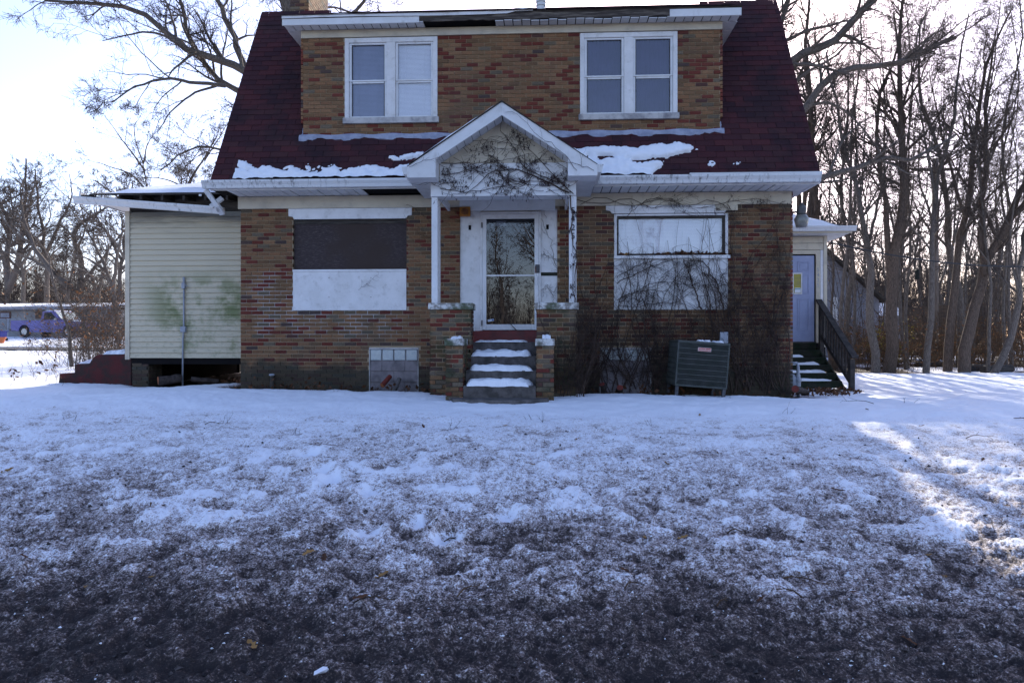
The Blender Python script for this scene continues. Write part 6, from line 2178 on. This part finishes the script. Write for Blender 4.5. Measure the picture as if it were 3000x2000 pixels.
# distant wood all round the horizon, one twiggy mass
def far_wood():
    r = np.random.default_rng(8)
    n = 46
    S = np.stack([r.uniform(-14, 14, n), r.uniform(-5, 5, n), np.full(n, -.5)], 1)
    d = np.stack([r.normal(0, .12, n), r.normal(0, .12, n), np.ones(n)], 1)
    P, R = walk(S, d, r.uniform(4.5, 10.5, n), r.uniform(.06, .14, n), 7, .07, .03, .3, r)
    gs = [(P, R, 4)]
    for per, ratio, k, rm in ((12, .38, 4, .03), (6, .55, 3, .02), (4, .6, 3, .016)):
        S2, d2, L2, r2 = children(P, R, per, ratio, 42, r, .15, .6, .2)
        P, R = walk(S2, d2, L2, np.clip(r2, rm * .6, rm), k, .16, .03, .5, r)
        gs.append((P, R, 3))
    me = tubes_mesh('far_wood', gs)
    me.materials.append(MAT['twig'])
    places = [(a, 92 + 14 * ((i * 7) % 3)) for i, a in enumerate(range(-1500, 4600, 420))] + [(a, 130) for a in range(-1300, 4600, 560)] + [(a, 62 + 9 * (k % 2)) for k, a in enumerate((2330, 2480, 2640, 2800, 2960, 3120))] + [(a, 88) for a in (-150, 60, 270, 480, 640)]
    for i, (px, dist) in enumerate(places):
        p = wpt(px, dist)
        o = link('far_wood', me)
        o.location = p
        o.rotation_euler = (0, 0, math.pi * (i % 2) + math.atan2(p[0], p[1] + D) * -1)
        tag(o, 'hazy twiggy mass of the distant wood along the horizon', 'wood', kind='stuff')
    for i in range(22):                                   # the same wood on the far side of the road behind the viewer
        o = link('far_wood', me)
        o.location = (-125 + i * 12, -104 - 9 * (i % 3), -.9)
        o.scale = (1, 1, 1.25)
        o.rotation_euler = (0, 0, math.pi * (i % 2))
        tag(o, 'wood across the road, seen only as a reflection in the glass', 'wood', kind='stuff')
def wpt(px, dist):
    p = PD(px, 1000, dist)
    p[2] = float(terrain(p[0:1], p[1:2])[0])
    return p
far_wood()

# ================================================================== far buildings and the truck
def wpt(px, dist):
    p = PD(px, 1000, dist)
    p[2] = float(terrain(p[0:1], p[1:2])[0])
    return p
# ranch house
c0, c1 = wpt(-420, 58), wpt(330, 55)
zb = min(c0[2], c1[2]) - .2
ranch = thing('ranch_house', tuple((c0 + c1) / 2), 'low pale ranch house with snowy roof behind the blue pickup', 'house')
ux = norm((c1 - c0) * (1, 1, 0))
uy = np.array((-ux[1], ux[0], 0))
L_ = np.linalg.norm((c1 - c0)[:2])
def rb(name, mat, x0, x1, y0, y1, z0, z1, parent=ranch):
    c = c0 * (1, 1, 0) + ux * (x0 + x1) / 2 + uy * (y0 + y1) / 2 + np.array((0, 0, (z0 + z1) / 2))
    return G().obox(c, ux * (x1 - x0) / 2, uy * (y1 - y0) / 2, (0, 0, (z1 - z0) / 2)).build(name, mat, parent)
ze = ZC + (1000 - 905) / FPX * 55
rb('wall', 'siding_far', 0, L_, 0, 8, zb, ze)
rb('fascia', 'siding_grey', -.5, L_ + .5, -.55, -.45, ze - .02, ze + .22)
g = G()
P_ = lambda x, y, z: c0 * (1, 1, 0) + ux * x + uy * y + np.array((0, 0, z))
g.add([P_(-.5, -.5, ze + .22), P_(L_ + .5, -.5, ze + .22), P_(L_ + .5, 4, ze + .75), P_(-.5, 4, ze + .75), P_(L_ + .5, 8.5, ze + .22), P_(-.5, 8.5, ze + .22)], [(0, 1, 2, 3), (3, 2, 4, 5), (0, 5, 4, 1)])
g.build('roof', 'snow', ranch)
def xr_at(px, dist=57):
    p = wpt(px, dist)
    return float(np.dot((p - c0)[:2], ux[:2]))
sc_ = 55 / FPX
for a, b, t_, bt in ((23, 58, 911, 932), (138, 174, 911, 932), (-90, -50, 911, 932), (205, 240, 905, 940)):
    xa, xb = xr_at(a), xr_at(b)
    z0, z1 = ZC + (1000 - bt) * sc_, ZC + (1000 - t_) * sc_
    f = rb('window', 'rust', xa, xb, -.06, .02, z0, z1)
    rb('pane', 'siding_grey' if a < 100 else 'darkwood', xa + .1, xb - .1, -.09, -.05, z0 + .1, z1 - .1, f)

# blue pickup
def truck():
    p = wpt(66, 52.5)
    q = wpt(268, 51.5)
    L = np.linalg.norm((q - p)[:2])
    root = thing('pickup_truck', ((p[0] + q[0]) / 2, (p[1] + q[1]) / 2, (p[2] + q[2]) / 2), 'faded blue violet pickup truck parked in front of the ranch house', 'pickup truck')
    s = L / 5.3
    def B(name, mat, parent=root, bevel=.03):
        return None
    def put(g, name, mat, parent=root, bevel=.03):
        me = bpy.data.meshes.new(name)
        me.from_pydata(g.v, [], g.f)
        me.materials.append(MAT[mat])
        o = link(name, me, None, parent)
        if bevel:
            b = o.modifiers.new('bevel', 'BEVEL')
            b.width = bevel
            b.segments = 2
        return o
    W2 = .93
    def arch(cx, r0, n=10):
        return [(cx + r0 * math.cos(t), .42 + r0 * math.sin(t)) for t in np.linspace(math.pi, 0, n)]
    lower = [(-2.62, .45), (-2.62, 1.12), (-.42, 1.12), (-.42, 1.14), (1.05, 1.14), (1.25, 1.10), (2.45, 1.00), (2.60, .85), (2.60, .45)]
    bot = [(2.15, .42)] + arch(1.72, .42)[::-1] + [(1.25, .34), (-1.15, .34)] + arch(-1.60, .42)[::-1] + [(-2.1, .42)]
    put(G().prism(lower + bot, 1, -W2, W2), 'body', 'truckblue', bevel=.0)
    put(G().prism([(-.42, 1.14), (-.28, 1.72), (.55, 1.74), (1.15, 1.14)], 1, -W2 + .08, W2 - .08), 'cab', 'truckblue', bevel=.04)
    put(G().box(-2.52, -.5, -W2 + .08, W2 - .08, 1.02, 1.125), 'bed_floor', 'darkwood', bevel=0)
    put(G().prism([(-.18, 1.18), (-.12, 1.62), (.42, 1.64), (.82, 1.18)], 1, -W2 + .07, -W2 + .079), 'side_window', 'acdark', bevel=0)
    put(G().add([(.62, -.78, 1.70), (.62, .78, 1.70), (1.14, .80, 1.19), (1.14, -.80, 1.19)], [(0, 1, 2, 3)]), 'windscreen', 'glassblock', bevel=0)
    dr_ = put(G().box(-.33, .95, -W2 - .008, -W2, .48, 1.10), 'door', 'truckblue', bevel=.01)
    put(G().box(-.22, -.06, -W2 - .03, -W2 - .01, .92, .96), 'handle', 'chrome', dr_, 0)
    put(G().box(2.58, 2.70, -W2, W2, .42, .58), 'bumper', 'chrome')
    put(G().box(-2.72, -2.60, -W2, W2, .42, .56), 'bumper', 'darkwood')
    put(G().box(2.46, 2.62, -W2 + .01, -W2 + .3, .72, .88), 'headlight', 'lampglass', bevel=.02)
    put(G().box(2.46, 2.62, W2 - .3, W2 - .01, .72, .88), 'headlight', 'lampglass', bevel=.02)
    put(G().box(-2.64, -2.60, -W2 + .01, -W2 + .2, .70, 1.0), 'tail_light', 'badge', bevel=0)
    put(G().box(.80, .90, -W2 - .16, -W2 - .01, 1.12, 1.26), 'mirror', 'chrome', bevel=.02)
    for cx in (-1.60, 1.72):
        for sy in (-1, 1):
            w = G()
            pts = [(cx, sy * (W2 - .22), .37), (cx, sy * (W2 - .01), .37)]
            w.tube(pts, .37, 20)
            wo = put(w, 'wheel', 'tyre', bevel=.02)
            h = G().tube([(cx, sy * (W2 - .015), .37), (cx, sy * (W2 + .01), .37)], .22, 16)
            put(h, 'rim', 'chrome', wo, .01)
    sn = put(G().add([(1.2, -.8, 1.115), (2.4, -.8, 1.02), (2.4, .8, 1.02), (1.2, .8, 1.115), (1.25, -.7, 1.16), (2.3, -.7, 1.07), (2.3, .7, 1.07), (1.25, .7, 1.16)], [(4, 5, 6, 7), (0, 1, 5, 4), (1, 2, 6, 5), (2, 3, 7, 6), (3, 0, 4, 7)]), 'snow_cover', 'snow', bevel=0)
    put(G().box(-.2, .5, -.7, .7, 1.74, 1.80), 'snow_cover', 'snow', bevel=.03)
    root.scale = (s, s, s)
    root.rotation_euler = (0, 0, math.atan2((q - p)[1], (q - p)[0]))
truck()

# chain link fence beside the ranch house
f0, f1 = wpt(-120, 53.5), wpt(60, 54)
fe = thing('chain_link_fence', tuple((f0 + f1) / 2), 'grey chain link fence behind the blue bin', 'fence')
nP = 6
for i in range(nP):
    p = f0 + (f1 - f0) * i / (nP - 1)
    G().tube([p, p + (0, 0, 1.45)], .06 if i == 4 else .035, 8).build('post', 'greypaint', fe)
G().tube([f0 + (0, 0, 1.42), f1 + (0, 0, 1.42)], .025, 6).build('rail', 'greypaint', fe)
P, R = [], []
d = f1 - f0
for k in range(70):
    for sgn in (1, -1):
        t = k / 70
        a, b = f0 + d * t, f0 + d * min(1, max(0, t + sgn * .22))
        P.append(np.array([a + (0, 0, .05), b + (0, 0, 1.40)]))
        R.append([.004, .004])
o = link('mesh', tubes_mesh('mesh', [(np.array(P), np.array(R), 3)], world_origin(fe)), 'greypaint', fe)
o['kind'] = 'stuff'
# bin and pot
p = wpt(-4, 44)
bn = thing('trash_bin', tuple(p), 'dark blue wheeled bin cut off by the edge of the view', 'bin')
k = 44 / FPX
G().prism([(p[0] - .30, p[2] + .02), (p[0] + .30, p[2] + .02), (p[0] + .36, p[2] + .60), (p[0] - .36, p[2] + .60)], 1, p[1] - .3, p[1] + .3).build('body', 'blueplastic', bn, .03)
G().box(p[0] - .40, p[0] + .40, p[1] - .36, p[1] + .36, p[2] + .60, p[2] + .66).build('lid', 'blueplastic', bn, .02)
for s in (-1, 1):
    G().tube([(p[0] + s * .26, p[1] + .30, p[2] + .1), (p[0] + s * .32, p[1] + .30, p[2] + .1)], .1, 12).build('wheel', 'tyre', bn)
p = wpt(2, 40)
pt = thing('flower_pot', tuple(p), 'orange clay pot standing in front of the blue bin', 'pot')
G().lathe(tuple(p), [(.16, 0), (.24, .28), (.27, .28), (.28, .36), (.24, .36), (.22, .30), (.0, .30)], 18).build('pot', 'clay', pt)

# grey gabled house on the right
dd = 38.0
hp = thing('gabled_house', tuple(wpt(2480, dd)), 'grey clapboard gable end showing between the rear addition and the trunks', 'house')
k = dd / FPX
apex = PD(2405, 722, dd)
eave = PD(2580, 880, dd)
zbase = float(terrain(apex[0:1], apex[1:2])[0]) - .3
xa, xe = apex[0], eave[0]
ya = apex[1]
hw = xe - xa
G().prism([(xa - hw, zbase), (xe - .15, zbase), (xe - .15, eave[2]), (xa, apex[2] - .1), (xa - hw, eave[2])], 1, ya + .03, ya + 9).build('wall', 'siding_grey', hp)
z = zbase
while z < apex[2] - .25:
    zt = z + .19
    wx = (xe - .16 - xa) if zt < eave[2] else max(.05, (apex[2] - .14 - zt) / (apex[2] - eave[2]) * (xe - xa - .15))
    G().add([(xa - wx, ya - .02, z), (xa + wx, ya - .02, z), (xa + wx, ya + .025, zt), (xa - wx, ya + .025, zt), (xa - wx, ya + .028, z), (xa + wx, ya + .028, z)], [(0, 1, 2, 3), (4, 5, 1, 0)]).build('siding_board', 'siding_grey', hp)
    z += .19
G().bar((xa - .05, ya + 4.3, apex[2] + .02), (xe + .1, ya + 4.3, eave[2] - .05), 9.3, .14, (0, 0, 1)).build('roof', 'darkwood', hp)
G().bar((xa + .05, ya + 4.3, apex[2] + .02), (xa - hw, ya + 4.3, eave[2]), 9.3, .14, (0, 0, 1)).build('roof', 'darkwood', hp)
p = PD(2446, 905, dd - .1)
wf = G().box(p[0] - .14, p[0] + .14, ya - .08, ya + .02, p[2] - .65, p[2] + .65).build('window', 'white', hp)
# snow roofed shed
ds_ = 44.0
a, b = PD(2545, 892, ds_), PD(2640, 924, ds_)
sh = thing('shed', tuple(wpt(2590, ds_)), 'small shed with snow covered roof seen between the two nearest trunks', 'shed')
zz_ = float(terrain(a[0:1], a[1:2])[0]) - .3
G().box(a[0], b[0], a[1], a[1] + 3, zz_, b[2]).build('wall', 'siding_grey', sh)
G().add([(a[0] - .2, a[1] - .3, b[2] - .02), (b[0] + .2, a[1] - .3, b[2] - .02), (b[0] + .2, a[1] + 1.6, a[2] + .18), (a[0] - .2, a[1] + 1.6, a[2] + .18), (b[0] + .2, a[1] + 3.3, b[2] - .02), (a[0] - .2, a[1] + 3.3, b[2] - .02)], [(0, 1, 2, 3), (3, 2, 4, 5), (0, 5, 4, 1)]).build('roof', 'snow', sh)
# brown plank fence / wall
df = 33.0
p0, p1 = PD(2650, 1000, df + 3), PD(2890, 1000, df)
pf = thing('plank_fence', tuple(wpt(2770, df)), 'weathered brown plank fence running behind the trunks', 'fence')
z0 = float(terrain(p0[0:1], p0[1:2])[0])
ztop = ZC + (1000 - 893) / FPX * df
nb = 9
for i in range(nb):
    za = z0 + .15 + (ztop - z0 - .15) * i / nb
    zb_ = z0 + .15 + (ztop - z0 - .15) * (i + .97) / nb
    a, b = p0 * (1, 1, 0) + (0, 0, (za + zb_) / 2), p1 * (1, 1, 0) + (0, 0, (za + zb_) / 2 + .12)
    G().bar(a, b, .03, zb_ - za).build('plank', 'plank', pf)
for i in range(5):
    p = p0 + (p1 - p0) * i / 4
    G().box(p[0] - .06, p[0] + .06, p[1] + .02, p[1] + .14, z0 - .3, ztop + .1).build('post', 'plank', pf)
# utility pole, wires, hanging cylinder
def pole(px, dist, top, label, r=.15):
    p = wpt(px, dist)
    t = thing('utility_pole', tuple(p), label, 'utility pole')
    zt = ZC + (1000 - top) / FPX * dist
    G().tube([(p[0], p[1], p[2] - .3), (p[0] + .05, p[1], zt)], [r, r * .8], 12).build('pole', 'pole', t, smooth=True)
    G().bar((p[0] - .9, p[1] - .15, zt - .5), (p[0] + .9, p[1] - .15, zt - .5), .1, .12).build('crossarm', 'pole', t)
    return p, zt
pp, pz_ = pole(2737, 29.0, 465, 'pale wooden utility pole among the bare trunks')
t = thing('utility_pole', (-.1, -19, -1), 'sunlit utility pole across the road, mirrored in the storm door', 'utility pole')
G().tube([(-.05, -19, -1), (.05, -19, 6.0)], [.15, .12], 12).build('pole', 'pole', t, smooth=True)
def wire(pts, label, r=.012, sag=.2):
    a, b = np.array(pts[0]), np.array(pts[1])
    q = np.stack([a + (b - a) * u - np.array((0, 0, sag * 4 * u * (1 - u))) for u in np.linspace(0, 1, 24)])
    o = link('overhead_cable', tubes_mesh('overhead_cable', [(q[None], np.full((1, 24), r), 5)]), 'wire')
    tag(o, label, 'cable')
wire([PD(2424, 708, 17.2), PD(3200, 770, 20)], 'black service cable sagging away from the rear addition', .02, .32)
wire([PD(2470, 690, 30), PD(3200, 655, 30)], 'thin overhead cable rising gently above the service cable', .016, .05)
wire([PD(2440, 672, 31), PD(3200, 640, 31)], 'uppermost thin overhead cable crossing the wood', .016, .03)
wire([PD(2424, 762, 26), PD(3200, 790, 27)], 'thin lower cable passing behind the trunks', .010, .1)
p = PD(2687, 805, 24)
hc = thing('hanging_cylinder', tuple(p), 'dark cylinder hanging among the bare branches', 'feeder')
G().lathe((p[0], p[1], p[2] - .16), [(.04, 0), (.07, .02), (.07, .30), (.09, .31), (.02, .36)], 14).build('body', 'acdark', hc)
G().tube([(p[0], p[1], p[2] + .18), (p[0] + .02, p[1], p[2] + .8)], .006, 5).build('cord', 'wire', hc)
